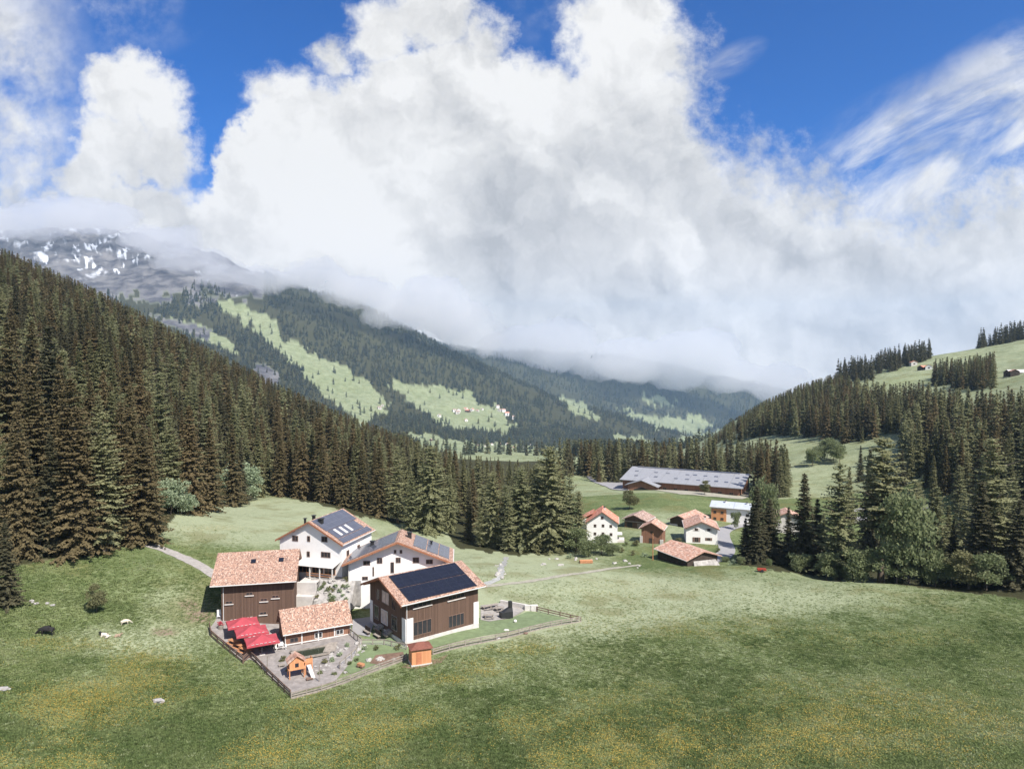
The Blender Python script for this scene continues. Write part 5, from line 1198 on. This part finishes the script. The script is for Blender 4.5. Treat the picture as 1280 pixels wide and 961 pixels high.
# tables and benches
def picnic(p, rz, label, mat, group, s=1.0):
    t = empty('picnic_table', p, rz); tag(t, label, 'picnic table', group); t.scale = (s, s, s)
    MB().box((0, 0, .74), (1.8, .75, .06)).build('table_top', mat, t)
    for sy in (-1, 1): MB().box((0, sy*.72, .44), (1.8, .28, .05)).build('bench', mat, t)
    for sx in (-1, 1):
        m = MB(); m.bar((sx*.7, -.75, 0), (sx*.7, -.2, .72), .05, 4); m.bar((sx*.7, .75, 0), (sx*.7, .2, .72), .05, 4); m.box((sx*.7, 0, .4), (.08, 1.6, .08)); m.build('leg', mat, t)
for (px, py, r, l) in [(291.5,806,-35,'orange wooden picnic table by the rail fence, nearer the barn'),(298.5,811,-35,'orange wooden picnic table by the rail fence, middle one'),(305,816,-35,'orange wooden picnic table by the rail fence, nearer the playground')]: picnic(gp(px, py), R(r), l, M_wood_w, 'orange tables by the rail fence')
for (px, py, r) in [(318,803,30),(330,812,30),(336,808,30),(309,796,30)]: picnic(gp(px, py), R(r), 'brown table in the shade under the red parasols', M_frame, 'tables under the parasols')
for (px, py, r, l) in [(344,806,110,'pale slatted table right of the red parasols'),(351,810,110,'pale slatted table at the corner of the pool house')]: picnic(gp(px, py), R(r), l, M_frame_w, 'pale tables by the pool house')
for (px, py, r, l) in [(608,762,35,'wooden picnic table on the patio nearest the timber house wall'),(617,760,35,'wooden picnic table in the middle of the patio'),(624,764,35,'wooden picnic table next to the black fireplace'),(611,773,10,'small wooden table on the lawn edge of the patio')]: picnic(gp(px, py), R(r), l, M_wood, 'picnic tables on the patio', .95)
for (px, py, l) in [(458,792,'weathered wooden bench box by the timber house gable, nearer the yard'),(471,797,'weathered wooden bench box by the timber house gable, nearer the corner')]:
    t = empty('bench', gp(px, py), R(-50)); tag(t, l, 'bench'); MB().box((0, 0, .45), (1.7, .5, .08)).build('seat', M_wood, t); MB().box((0, .25, .8), (1.7, .08, .7)).build('backrest', M_boards_dk, t)
    for sx in (-.7, .7): MB().box((sx, 0, .2), (.1, .45, .45)).build('leg', M_boards_dk, t)
# black outdoor fireplace
t = empty('fireplace', gp(634.5, 772), R(25)); tag(t, 'black outdoor fireplace with tall flue beside the patio', 'fireplace')
MB().box((-.3, 0, .6), (2.2, 1.1, 1.2)).build('hearth', M_black, t); MB().hexa([(-1, -.5, 1.2), (.8, -.5, 1.2), (.8, .5, 1.2), (-1, .5, 1.2), (.1, -.3, 1.8), (.8, -.3, 1.8), (.8, .3, 1.8), (.1, .3, 1.8)]).build('hood', M_black, t); MB().box((.5, 0, 2.1), (.55, .55, 1.6)).build('flue', M_black, t)
m = MB(); m.ball((0, 0, .28), .28, 1, 0, n=2); tag(m.build('ball', M_frame_w, None, tuple(gp(644, 778)), smooth=True), 'white ball lying on the lawn', 'ball')
for px, py, l in ((633,788,'white flat stone on the lawn'),(622,798,'pale stone against the lawn fence'),(657,792,'small brown hen house block by the lawn fence')):
    m = MB(); m.ball((0, 0, .12), .32, int(px), .2, (1.4, 1, .5)); tag(m.build('stone', M_conc if px != 657 else M_frame, None, tuple(gp(px, py))), l.replace('hen house block', 'stone'), 'stone')
# playhouse on stilts
t = empty('playhouse', gp(370, 845), R(27)); tag(t, 'orange wooden playhouse on stilts with pinkish gable roof', 'playhouse')
for x in (-1.0, 1.0):
    for y in (-.75, .75): MB().box((x, y, .7), (.13, .13, 1.5)).build('leg', M_orange, t)
MB().box((0, 0, 1.35), (2.3, 1.8, .12)).build('floor', M_orange, t); MB().prism([(-1.0, 1.41), (1.0, 1.41), (1.0, 2.4), (0, 3.15), (-1.0, 2.4)], -.75, .75).build('wall', M_orange, t)
m = MB(); m.prism([(-1.3, 2.3), (0, 3.25), (1.3, 2.3), (1.3, 2.38), (0, 3.35), (-1.3, 2.38)], -1.0, 1.0); m.build('roof', M_tile_v, t)
MB().box((0, -.76, 1.9), (.5, .03, .55)).build('window', M_glass, t)
m = MB(); m.box((1.75, .3, 1.5), (1.1, 1.1, .1)); m.build('side_deck', M_orange, t)
for x, y in ((1.3, -.2), (2.25, -.2), (2.25, .8), (1.3, .8)): MB().box((x, y, 1.1), (.11, .11, 2.4)).build('leg', M_orange, t)
m = MB(); m.box((1.77, -.2, 2.0), (1.0, .05, .7)); m.box((2.25, .3, 2.0), (.05, 1.0, .7)); m.build('railing', M_orange, t); m = MB(); m.hexa([(1.5, -.3, 1.4), (2.0, -.3, 1.4), (2.3, -2.0, .1), (1.8, -2.0, .1), (1.5, -.3, 1.46), (2.0, -.3, 1.46), (2.3, -2.0, .16), (1.8, -2.0, .16)]); m.build('slide', M_pale, t)
for px, py, l, mt in ((387,850,'small dark play crate beside the playhouse',M_frame),(352,833,'low grey bench near the playhouse',M_wood)): 
    m = MB(); m.box((0, 0, .3), (.9, .6, .12)); m.box((-.35, 0, .12), (.1, .5, .26)); m.box((.35, 0, .12), (.1, .5, .26)); tag(m.build('low_bench', mt, None, tuple(gp(px, py)), .4), l, 'bench')
for px, py, h, l in ((399,852,2.6,'thin wooden post standing in the playground'),(334,840,2.4,'thin leaning post by the rail fence'),(431,790,2.6,'pale pole at the pool house corner')):
    m = MB(); m.bar((0, 0, -.2), (.05, 0, h), .06, 6); tag(m.build('post', M_wood, None, tuple(gp(px, py))), l, 'post')
bpy.data.objects['post'].name = 'wooden_pole'
# orange shed
t = empty('garden_shed', gp(525, 827), R(20)); tag(t, 'orange garden shed with brown pyramid roof standing at the fence', 'shed')
MB().box((0, 0, 1.1), (2.9, 2.2, 2.6)).build('wall', M_orange, t); m = MB(); m.hexa([(-1.7, -1.4, 2.38), (1.7, -1.4, 2.38), (1.7, 1.4, 2.38), (-1.7, 1.4, 2.38), (-.5, -.1, 3.0), (.5, -.1, 3.0), (.5, .1, 3.0), (-.5, .1, 3.0)]); m.build('roof', flat_mat('brown_shingle', (0.22, 0.085, 0.06), .8, .3, 3), t)
MB().box((-.4, -1.11, 1.0), (.8, .03, 1.8)).build('door', M_orange_pl, t); MB().box((0, -.0, .02), (3.1, 2.4, .2)).build('plinth', M_conc, t)
# little log cart and planting bed
t = empty('wooden_cart', gp(451, 834), R(-30)); tag(t, 'small reddish wooden toy cart on the grass by the front fence', 'cart'); MB().box((0, 0, .45), (1.0, .6, .35)).build('body', M_wood_w, t)
for sx in (-.35, .35): MB().bar((sx, -.36, .22), (sx, .36, .22), .2, 10).build('wheel', M_frame, t)
drape('planting_bed', [(462,829),(470,819),(504,815),(506,823),(480,832)], flat_mat('bare_soil', (0.20, 0.13, 0.095), .95, .4, 1.5), .1, 1.0, 'brown soil bed between the netting fence and the front fence', cat='planting bed')
drape('bare_ground', [(500,834),(512,829),(545,824),(560,818),(552,828),(520,836)], flat_mat('trampled_soil', (0.24, 0.17, 0.115), .95, .45, 1.2), .05, 1.0, 'worn reddish earth in front of the orange shed', cat='bare earth')
for i, (px, py) in enumerate([(446,826),(455,812),(470,812),(437,830),(415,826),(405,829),(400,842),(425,820),(497,811),(418,843),(435,808),(352,826),(360,838)]): plant_px('garden_plant', gp(px, py), .32+.12*(i % 3), (m_leaf, m_pale, m_green)[i % 3], 'small garden plant between the pond and the front fence', 'plant', 30+i, n=160, group='plants round the pond')
t = empty('garden_chair', gp(273.5, 773), .3); tag(t, 'white garden chair against the shaded end of the brown barn', 'chair'); MB().box((0, 0, .45), (.6, .6, .06)).build('seat', M_frame_w, t); MB().box((0, .28, .95), (.6, .05, .95)).build('backrest', M_frame_w, t)
for sx in (-.26, .26):
    for sy in (-.26, .26): MB().box((sx, sy, .2), (.05, .05, .45)).build('leg', M_frame_w, t)
t = empty('flower_barrel', gp(276, 786), 0); tag(t, 'wooden tub with red flowers on the terrace near the barn', 'planter'); MB().bar((0, 0, 0), (0, 0, .6), .38, 12, .45).build('tub', M_wood, t); V_, F_ = leafy(301, .7, .5, 8, 200, .14, low=0.0); o = bpy.data.objects.new('flowers', mesh_np('flowers', V_, F_, [M_red])); COL.objects.link(o); o.parent = t; o.location = (0, 0, .5)
# red trailer under the roadside spruce, village poles, bench, log pile
t = empty('farm_trailer', gp(952, 714.5), R(-8)); tag(t, 'small bright red farm trailer under the roadside spruces', 'trailer'); MB().box((0, 0, .6), (2.0, 1.1, .4)).build('body', flat_mat('red_paint', (0.30, 0.05, 0.03), .6), t)
for sy in (-.7, .7): MB().bar((0, sy-.1, .35), (0, sy+.1, .35), .35, 12).build('wheel', M_black, t)
MB().bar((1.3, 0, .5), (2.4, 0, .4), .05).build('drawbar', M_black, t)
m = MB(); m.bar((0, 0, -.3), (0, 0, 7.0), .13, 6, .09); tag(m.build('wooden_pole', M_wood_w, None, tuple(gp(816, 700))), 'pale pole in front of the tall timber store', 'pole')
m = MB(); m.bar((0, 0, -.3), (0, 0, 6.0), .1, 6, .07); tag(m.build('wooden_pole', M_pale, None, tuple(gp(912, 652))), 'thin pale pole by the metal-roofed house', 'pole')
m = MB()
for k in range(14): m.bar((-1.6, (k % 5)*.28, .15+(k//5)*.24), (1.6, (k % 5)*.28, .15+(k//5)*.24), .13, 7)
tag(m.build('log_pile', M_wood_w, None, tuple(gp(733, 704)), .1), 'low pile of reddish logs on the rough ground below the bushes', 'log pile')
m = MB(); m.box((0, 0, .8), (5, 1.6, 1.8)); m.box((.2, 0, 1.8), (5.4, 2.0, .15)); tag(m.build('timber_stack', M_boards_dk, None, tuple(gp(768, 601)), -.2), 'dark stack of timber on the yard left of the long barn', 'timber stack')
m = MB(); m.box((0, 0, 1.2), (2.4, 2.0, 2.4)); m.prism([(-1.4, 2.4), (1.4, 2.4), (0, 3.0)], -1.2, 1.2); tag(m.build('yard_hut', M_plaster_old, None, tuple(gp(762, 596)), .3), 'tiny pale hut beside the timber stack at the barn yard', 'hut')
for (px, py) in [(700,707),(745,700),(765,704),(780,703),(800,708),(672,706),(690,700),(722,700)]: rocks('boulder', gp(px, py), 2, 2, 2, .25, .6, M_rock, 'pale boulder on the rough strip below the village', 'boulder', px)
rv = random.Random(8)
for i, (px, py) in enumerate([(724,684),(744,688),(760,690),(776,690),(790,694),(806,696),(834,690),(846,698),(782,682),(700,694),(712,698),(846,650),(826,668),(905,702),(915,706),(898,690),(730,652),(768,672)]): plant_px('bush', gp(px, py), rv.uniform(.8, 1.7), rv.choice([m_leaf, m_pale, m_green]), 'low bushy growth on the rough ground around the village', 'bush', 70+i, n=420, group='low bushes round the village')
# animals
def beast(name, p, rz, mat, label, cat, pts, edges, root_i=0, s=1.0, group=None, pose_z=0.0):
    me = bpy.data.meshes.new(name); me.from_pydata([q[:3] for q in pts], edges, []); o = bpy.data.objects.new(name, me); COL.objects.link(o)
    md = o.modifiers.new('skin', 'SKIN'); md.use_smooth_shade = True
    for i, q in enumerate(pts): me.skin_vertices[0].data[i].radius = (q[3], q[4] if len(q) > 4 else q[3]); me.skin_vertices[0].data[i].use_root = (i == root_i)
    sb = o.modifiers.new('sub', 'SUBSURF'); sb.levels = 1; sb.render_levels = 2
    me.materials.append(mat); o.location = (p[0], p[1], p[2]+pose_z); o.rotation_euler[2] = rz; o.scale = (s, s, s); return tag(o, label, cat, group)
def cow(graze=True):
    hd = (1.55, 0, .35) if graze else (1.6, 0, 1.35)
    P_ = [(0, 0, 1.0, .36, .42), (.55, 0, 1.0, .33, .40), (-.6, 0, 1.03, .30, .34), (.95, 0, .95 if graze else 1.15, .18, .22), (1.3, 0, .62 if graze else 1.3, .13, .15), (*hd, .12, .11), (hd[0]+.22, 0, hd[2]-.12, .08, .08),
          (.58, .2, .62, .11), (.60, .2, .32, .06), (.58, .2, .0, .06), (.58, -.2, .62, .11), (.66, -.2, .32, .06), (.64, -.2, .0, .06),
          (-.66, .2, .70, .14), (-.58, .2, .45, .08), (-.72, .2, .36, .06), (-.68, .2, .0, .06), (-.66, -.2, .70, .14), (-.60, -.2, .45, .08), (-.76, -.2, .36, .06), (-.74, -.2, .0, .06), (-.88, 0, 1.1, .06), (-.95, 0, .6, .035), (1.38, .15, hd[2]+.22, .035), (1.38, -.15, hd[2]+.22, .035)]
    E_ = [(0, 1), (0, 2), (1, 3), (3, 4), (4, 5), (5, 6), (1, 7), (7, 8), (8, 9), (1, 10), (10, 11), (11, 12), (2, 13), (13, 14), (14, 15), (15, 16), (2, 17), (17, 18), (18, 19), (19, 20), (2, 21), (21, 22), (4, 23), (4, 24)]
    return P_, E_
M_hide_b = flat_mat('black_hide', (0.022, 0.02, 0.02), .8); M_hide_c = flat_mat('cream_hide', (0.62, 0.54, 0.44), .85, .15); M_hide_n = flat_mat('tan_hide', (0.34, 0.25, 0.18), .85)
m_bw, nt, b = new_mat('black_white_hide'); xx = sep(nt, obj_co(nt))[0]; set_in(nt, b, 'Base Color', mixc(nt, xx.smooth(.42, .5), (0.60, 0.55, 0.47), (0.02, 0.02, 0.02))); set_in(nt, b, 'Roughness', .85)
P_, E_ = cow(); beast('cow', gp(59.5, 794), R(188), M_hide_b, 'black cow grazing on the meadow at the left', 'cow', P_, E_, s=1.05)
P_, E_ = cow(); beast('calf', gp(156, 780.5), R(35), M_hide_c, 'cream calf grazing above the two lying animals', 'calf', P_, E_, s=.62)
def lying():
    P_ = [(0, 0, .26, .24, .27), (.34, 0, .27, .20, .24), (-.36, 0, .25, .22, .24), (.58, 0, .42, .11), (.74, 0, .55, .10), (.94, 0, .50, .065), (.45, .25, .08, .06), (.7, .26, .05, .045), (-.4, .28, .1, .09), (-.15, .34, .05, .05), (.45, -.25, .08, .06), (.7, -.26, .05, .045), (-.4, -.26, .1, .09), (-.15, -.33, .05, .05), (.7, .12, .66, .025), (.7, -.12, .66, .025)]
    return P_, [(0, 1), (0, 2), (1, 3), (3, 4), (4, 5), (1, 6), (6, 7), (2, 8), (8, 9), (1, 10), (10, 11), (2, 12), (12, 13), (4, 14), (4, 15)]
P_, E_ = lying(); beast('goat', gp(132, 796), R(172), m_bw, 'cream goat with black head lying on the meadow', 'goat', P_, E_, s=1.25); beast('goat', gp(146.5, 795.5), R(15), M_hide_n, 'tan goat lying behind the black-headed one', 'goat', P_, E_, s=.85)
m = MB(); m.ball((0, 0, .15), .5, 7, .25, (1.6, 1, .6)); tag(m.build('boulder', M_stone, None, tuple(gp(198, 877))), 'grey boulder in the dandelion meadow below the terrace', 'boulder')
m = MB(); m.ball((0, 0, .05), .45, 9, .25, (1.8, 1, .5)); tag(m.build('boulder', M_stone, None, tuple(gp(4, 861))), 'pale boulder on the meadow at the left edge of the photo', 'boulder')
rocks('boulder', gp(50, 754), 9, 5.5, .5, .15, .35, M_stone, 'grey stone of the little wall above the black cow', 'stone', 31)
# ---------------------------------------------------------------- grass tufts and flowers standing in the front meadows
def grass_mat(name, c1, c2, c3):
    m, nt, b = new_mat(name); Pn = wpos(nt); oi = nt.nodes.new('ShaderNodeObjectInfo')
    col = mixc(nt, X(nt, oi.outputs['Random']), c1, c2); col = mixc(nt, nz(nt, Pn, 0.22, 4, 0.6).smooth(.4, .65), col, c3)
    set_in(nt, b, 'Base Color', col); set_in(nt, b, 'Roughness', 0.8); b.inputs['Specular IOR Level'].default_value = 0.15
    tr = nt.nodes.new('ShaderNodeBsdfTranslucent'); nt.links.new(col.k, tr.inputs[0]); mx = nt.nodes.new('ShaderNodeMixShader'); mx.inputs[0].default_value = 0.35
    nt.links.new(b.outputs[0], mx.inputs[1]); nt.links.new(tr.outputs[0], mx.inputs[2]); nt.links.new(mx.outputs[0], nt.nodes['Material Output'].inputs[0]); return m
mg = [grass_mat('grass_mid', (0.155, 0.205, 0.072), (0.215, 0.262, 0.105), (0.25, 0.29, 0.13)), grass_mat('grass_pale', (0.24, 0.285, 0.135), (0.30, 0.335, 0.18), (0.33, 0.365, 0.21)), grass_mat('grass_deep', (0.100, 0.145, 0.050), (0.140, 0.185, 0.068), (0.165, 0.205, 0.082))]
M_yel = flat_mat('yellow_petals', (0.52, 0.38, 0.07), 0.7, 0.3, 9, (0.50, 0.30, 0.05))
LOWCOL['tuft'] = bpy.data.collections.new('tufts')
rt = np.random.RandomState(77)
def tuft(mats, flower):
    n = 13; ph = rt.rand(n)*6.283; rad = rt.rand(n)*0.26
    C = np.stack([rad*np.cos(ph), rad*np.sin(ph), np.zeros(n)], 1); D_ = unit(np.stack([np.cos(ph)*.5+rt.randn(n)*.3, np.sin(ph)*.8+rt.randn(n)*.4, np.ones(n)*.8], 1))
    V_, F_ = kites(C, D_, unit(np.cross(D_, rt.randn(n, 3))), 0.13+0.15*rt.rand(n), np.full(n, 0.11)); mi = [0]*n
    if flower:
        k = 4; C2 = np.stack([rt.uniform(-.45, .45, k), rt.uniform(-.45, .45, k), rt.uniform(.16, .30, k)], 1); d2 = unit(np.stack([rt.randn(k), rt.randn(k), 0.2*rt.randn(k)], 1))
        V2, F2 = kites(C2, d2, unit(np.cross(d2, np.array([[0, 0, 1.0]]*k)+rt.randn(k, 3)*.2)), np.full(k, .085), np.full(k, .085)); V_ = np.concatenate([V_, V2]); F_ = np.concatenate([F_, F2+n*4]); mi += [1]*k
    return mesh_np('tuft', V_, F_, mats, mi=mi)
for i, (m, fl_) in enumerate([(mg[0], 0), (mg[1], 0), (mg[2], 0), (mg[0], 1)]):
    LOWCOL['tuft'].objects.link(bpy.data.objects.new('tuft', tuft([m, M_yel] if fl_ else [m], fl_)))
def plant_grass():
    n = 215000; px, py = rt.uniform(-120, 1440, n), rt.uniform(655, 985, n)**1.0
    # spread by pixel area, then dropped on the meadow
    u_, s_ = rayuv(px, py); Y = np.full(n, 60.0); lo_, hi_ = np.full(n, 55.0), np.full(n, 260.0)
    for _ in range(26):
        mid = (lo_+hi_)/2; under = mid*s_ < hgt(u_*mid, mid); hi_ = np.where(under, mid, hi_); lo_ = np.where(under, lo_, mid)
    Y = (lo_+hi_)/2; x = u_*Y; z = hgt(x, Y); px2, py2 = projn(x, Y, z)
    ok_ = (rt.rand(n) < np.clip((172-Y)/62, 0, 1)) & (np.abs(py2-py) < 1.5)
    for q in ([(258,784),(276,764),(300,764),(345,768),(430,700),(470,690),(560,700),(610,740),(640,748),(674,760),(730,777),(545,822),(498,832),(365,876),(322,832),(312,826),(304,831),(262,798)], [(258,728),(268,700),(345,660),(440,640),(470,665),(430,700)], [(730,640),(790,630),(905,640),(935,700),(905,712),(815,712),(730,690)]): ok_ &= ~inside(px, py, q)
    ok_ &= ~inside(px, py, WOOD_L) & ~inside(px, py, WOOD_R)
    for a0, a1, w in (((168,676),(240,702),4), ((240,702),(285,728),5), ((598,734),(700,720),3), ((700,720),(800,706),3)):
        t = np.clip(((px-a0[0])*(a1[0]-a0[0])+(py-a0[1])*(a1[1]-a0[1]))/((a1[0]-a0[0])**2+(a1[1]-a0[1])**2), 0, 1); ok_ &= np.hypot(px-a0[0]-t*(a1[0]-a0[0]), py-a0[1]-t*(a1[1]-a0[1])) > w+2
    x, Y, z, px, py = x[ok_], Y[ok_], z[ok_], px[ok_], py[ok_]
    fl, sun_pale = growth(px, py, Y); r = rt.rand(len(x)); clump = fbm(x/5, Y/5, 4)+fbm(x/22+7, Y/22, 3)
    pick = np.where(r < np.clip(sun_pale*1.35+clump*1.0-.12, 0.05, .97), 1, np.where(clump+rt.randn(len(x))*.15 < -.16, 2, 0))  # pale tufts follow the sunlight painted on the ground
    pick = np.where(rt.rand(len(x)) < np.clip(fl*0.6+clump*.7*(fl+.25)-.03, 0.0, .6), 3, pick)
    s = rt.uniform(.6, 1.35, len(x))*(1-.35*np.clip(sun_pale, 0, 1)); mass('meadow_grass', 'tuft', np.stack([x, Y, z-.02], 1), np.stack([s, s, s*.9], 1), pick, 'flowering grass and dandelions of the front meadow', 'grass')
plant_grass()
# ---------------------------------------------------------------- air between here and the far mountains
def haze_box():
    m = MB(); m.box((0, 4700, -150), (14000, 13800, 2110)); 
    mat = bpy.data.materials.new('haze'); mat.use_nodes = True; nt = mat.node_tree; nt.nodes.clear()
    out = nt.nodes.new('ShaderNodeOutputMaterial'); pv = nt.nodes.new('ShaderNodeVolumePrincipled')
    pv.inputs['Color'].default_value = (0.48, 0.72, 1.0, 1); pv.inputs['Density'].default_value = HAZE; pv.inputs['Anisotropy'].default_value = 0.2
    nt.links.new(pv.outputs[0], out.inputs['Volume']); o = m.build('haze', mat); tag(o, 'thin bluish air filling the valley', 'haze', kind='stuff')
HAZE = 5.5e-5
haze_box()
# clouds lying on the mountain tops
def low_cloud(name, blobs, dens, label, seed, voxel=28.0):
    bm = bmesh.new()
    rr = random.Random(seed)
    for px, row, Y, rx, ry in blobs:
        for k in range(5):
            jx, jy, jr = rr.uniform(-.55, .55)*rx*(k > 0), rr.uniform(-.4, .4)*ry*(k > 0), rr.uniform(.45, .8) if k else .9
            uu, ss = rayuv(px+jx, row+jy); s_ = Y/900.0
            M_ = Matrix.Translation((uu*Y, Y+rr.uniform(-80, 80), ss*Y)) @ Matrix.Diagonal((rx*s_*jr, rx*s_*jr*.8, ry*s_*jr, 1))
            bmesh.ops.create_icosphere(bm, subdivisions=3, radius=1.0, matrix=M_)
    me = bpy.data.meshes.new(name); bm.to_mesh(me); bm.free(); o = bpy.data.objects.new(name, me); COL.objects.link(o)
    md = o.modifiers.new('join', 'REMESH'); md.mode = 'VOXEL'; md.voxel_size = voxel
    for sc, st_ in ((170, 110), (55, 60), (22, 26)):
        t = bpy.data.textures.new('puffs', 'CLOUDS'); t.noise_scale = sc; t.noise_depth = 3
        d_ = o.modifiers.new('puff', 'DISPLACE'); d_.texture = t; d_.texture_coords = 'LOCAL'; d_.strength = st_; d_.mid_level = 0.5
    mat = bpy.data.materials.new(name); mat.use_nodes = True; nt = mat.node_tree; nt.nodes.clear()
    out = nt.nodes.new('ShaderNodeOutputMaterial'); pv = nt.nodes.new('ShaderNodeVolumePrincipled')
    pv.inputs['Color'].default_value = (1, 1, 1, 1); pv.inputs['Density'].default_value = dens; pv.inputs['Anisotropy'].default_value = 0.35
    nt.links.new(pv.outputs[0], out.inputs['Volume']); me.materials.append(mat)
    return tag(o, label, 'cloud', kind='stuff')
low_cloud('cloud', [(10,276,4300,70,24),(100,272,4300,80,22),(190,300,4200,60,22),(250,326,4000,50,22),(300,346,3800,50,18),(345,352,3700,36,12)], 0.0042, 'grey cloud veiling the snowy mountain top', 1, 20.0)
low_cloud('cloud', [(400,345,3700,46,16),(450,366,3700,46,22),(510,385,3700,50,30),(560,402,3700,45,32),(600,425,3700,34,24),(540,380,3650,60,40)], 0.0062, 'white cloud lying on the crest of the wooded mountain', 2, 16.0)
low_cloud('cloud', [(640,430,6400,40,26),(690,440,6400,46,26),(745,452,6400,40,26),(800,452,6300,60,28),(860,462,6300,50,26),(915,470,6300,44,24),(965,478,6200,46,26),(870,445,6250,60,34),(700,425,6300,50,30)], 0.0042, 'bank of white cloud over the blue mountains closing the valley', 3, 30.0)

# ---------------------------------------------------------------- one label each for the trees and bushes that stand in a row
ORD = 'first second third fourth fifth sixth seventh eighth ninth tenth eleventh twelfth thirteenth fourteenth fifteenth sixteenth seventeenth eighteenth nineteenth twentieth twenty-first twenty-second twenty-third twenty-fourth twenty-fifth twenty-sixth twenty-seventh twenty-eighth'.split()
def number(group, text):
    L_ = sorted((o for o in scene.objects if o.get('group') == group and o.get('category')), key=lambda o: project(o.location)[0])
    for k, o in enumerate(L_):
        if k < len(ORD): o['label'] = text % ORD[k]
for g_, t_ in (('larches filling the clump above the stream', '%s light larch from the left filling the clump above the stream'),
  ('tall spruces above the cows', '%s from the left of the tall dark spruces above the cows'),
  ('spruces along the lower edge of the slope wood', '%s spruce from the left along the meadow rim behind the lodges'),
  ('bushes along the meadow rim', '%s bush from the left along the far rim of the front meadow'),
  ('conifers above the road bend', '%s conifer from the left at the foot of the right-hand hill'),
  ('conifers of the gully belt', '%s conifer from the left in the thick belt along the right gully'),
  ('tree belt behind the long barn spruces', '%s spruce from the left in the belt behind the long barn'),
  ('tree belt behind the long barn larches', '%s light larch from the left in the belt behind the long barn'),
  ('bushes below the red-roofed house', '%s green bush from the left below the red-roofed white house'),
  ('flowering trees below the right hill', '%s whitish flowering tree from the left below the right-hand hill'),
  ('bushes in the hillside fold', '%s leafy bush from the left in the fold of the hillside meadow'),
  ('low bushes round the village', '%s low bush from the left on the rough ground round the village'),
  ('far houses on the sloping field', '%s tiny house from the left in the hamlet on the sloping field'),
  ('far houses by the wood edge', '%s tiny house from the left at the wood edge right of the hamlet'),
  ('lone far farms', '%s lone far farmhouse from the left on the pale mountain pasture'),
  ('far houses on the valley floor', '%s far house from the left on the pale valley floor'),
  ('far houses down the valley', '%s tiny reddish house from the left down the valley beyond the barn'),
  ('tables under the parasols', '%s brown table from the left under the red parasols'),
  ('plants of the rock garden', '%s plant from the left in the rock garden below the back lodge'),
  ('plants round the pond', '%s small plant from the left between the pond and the fence'),
  ('skyline trees on the right hill spruces', '%s dark spruce from the left on the skyline of the right pasture')): number(g_, t_)
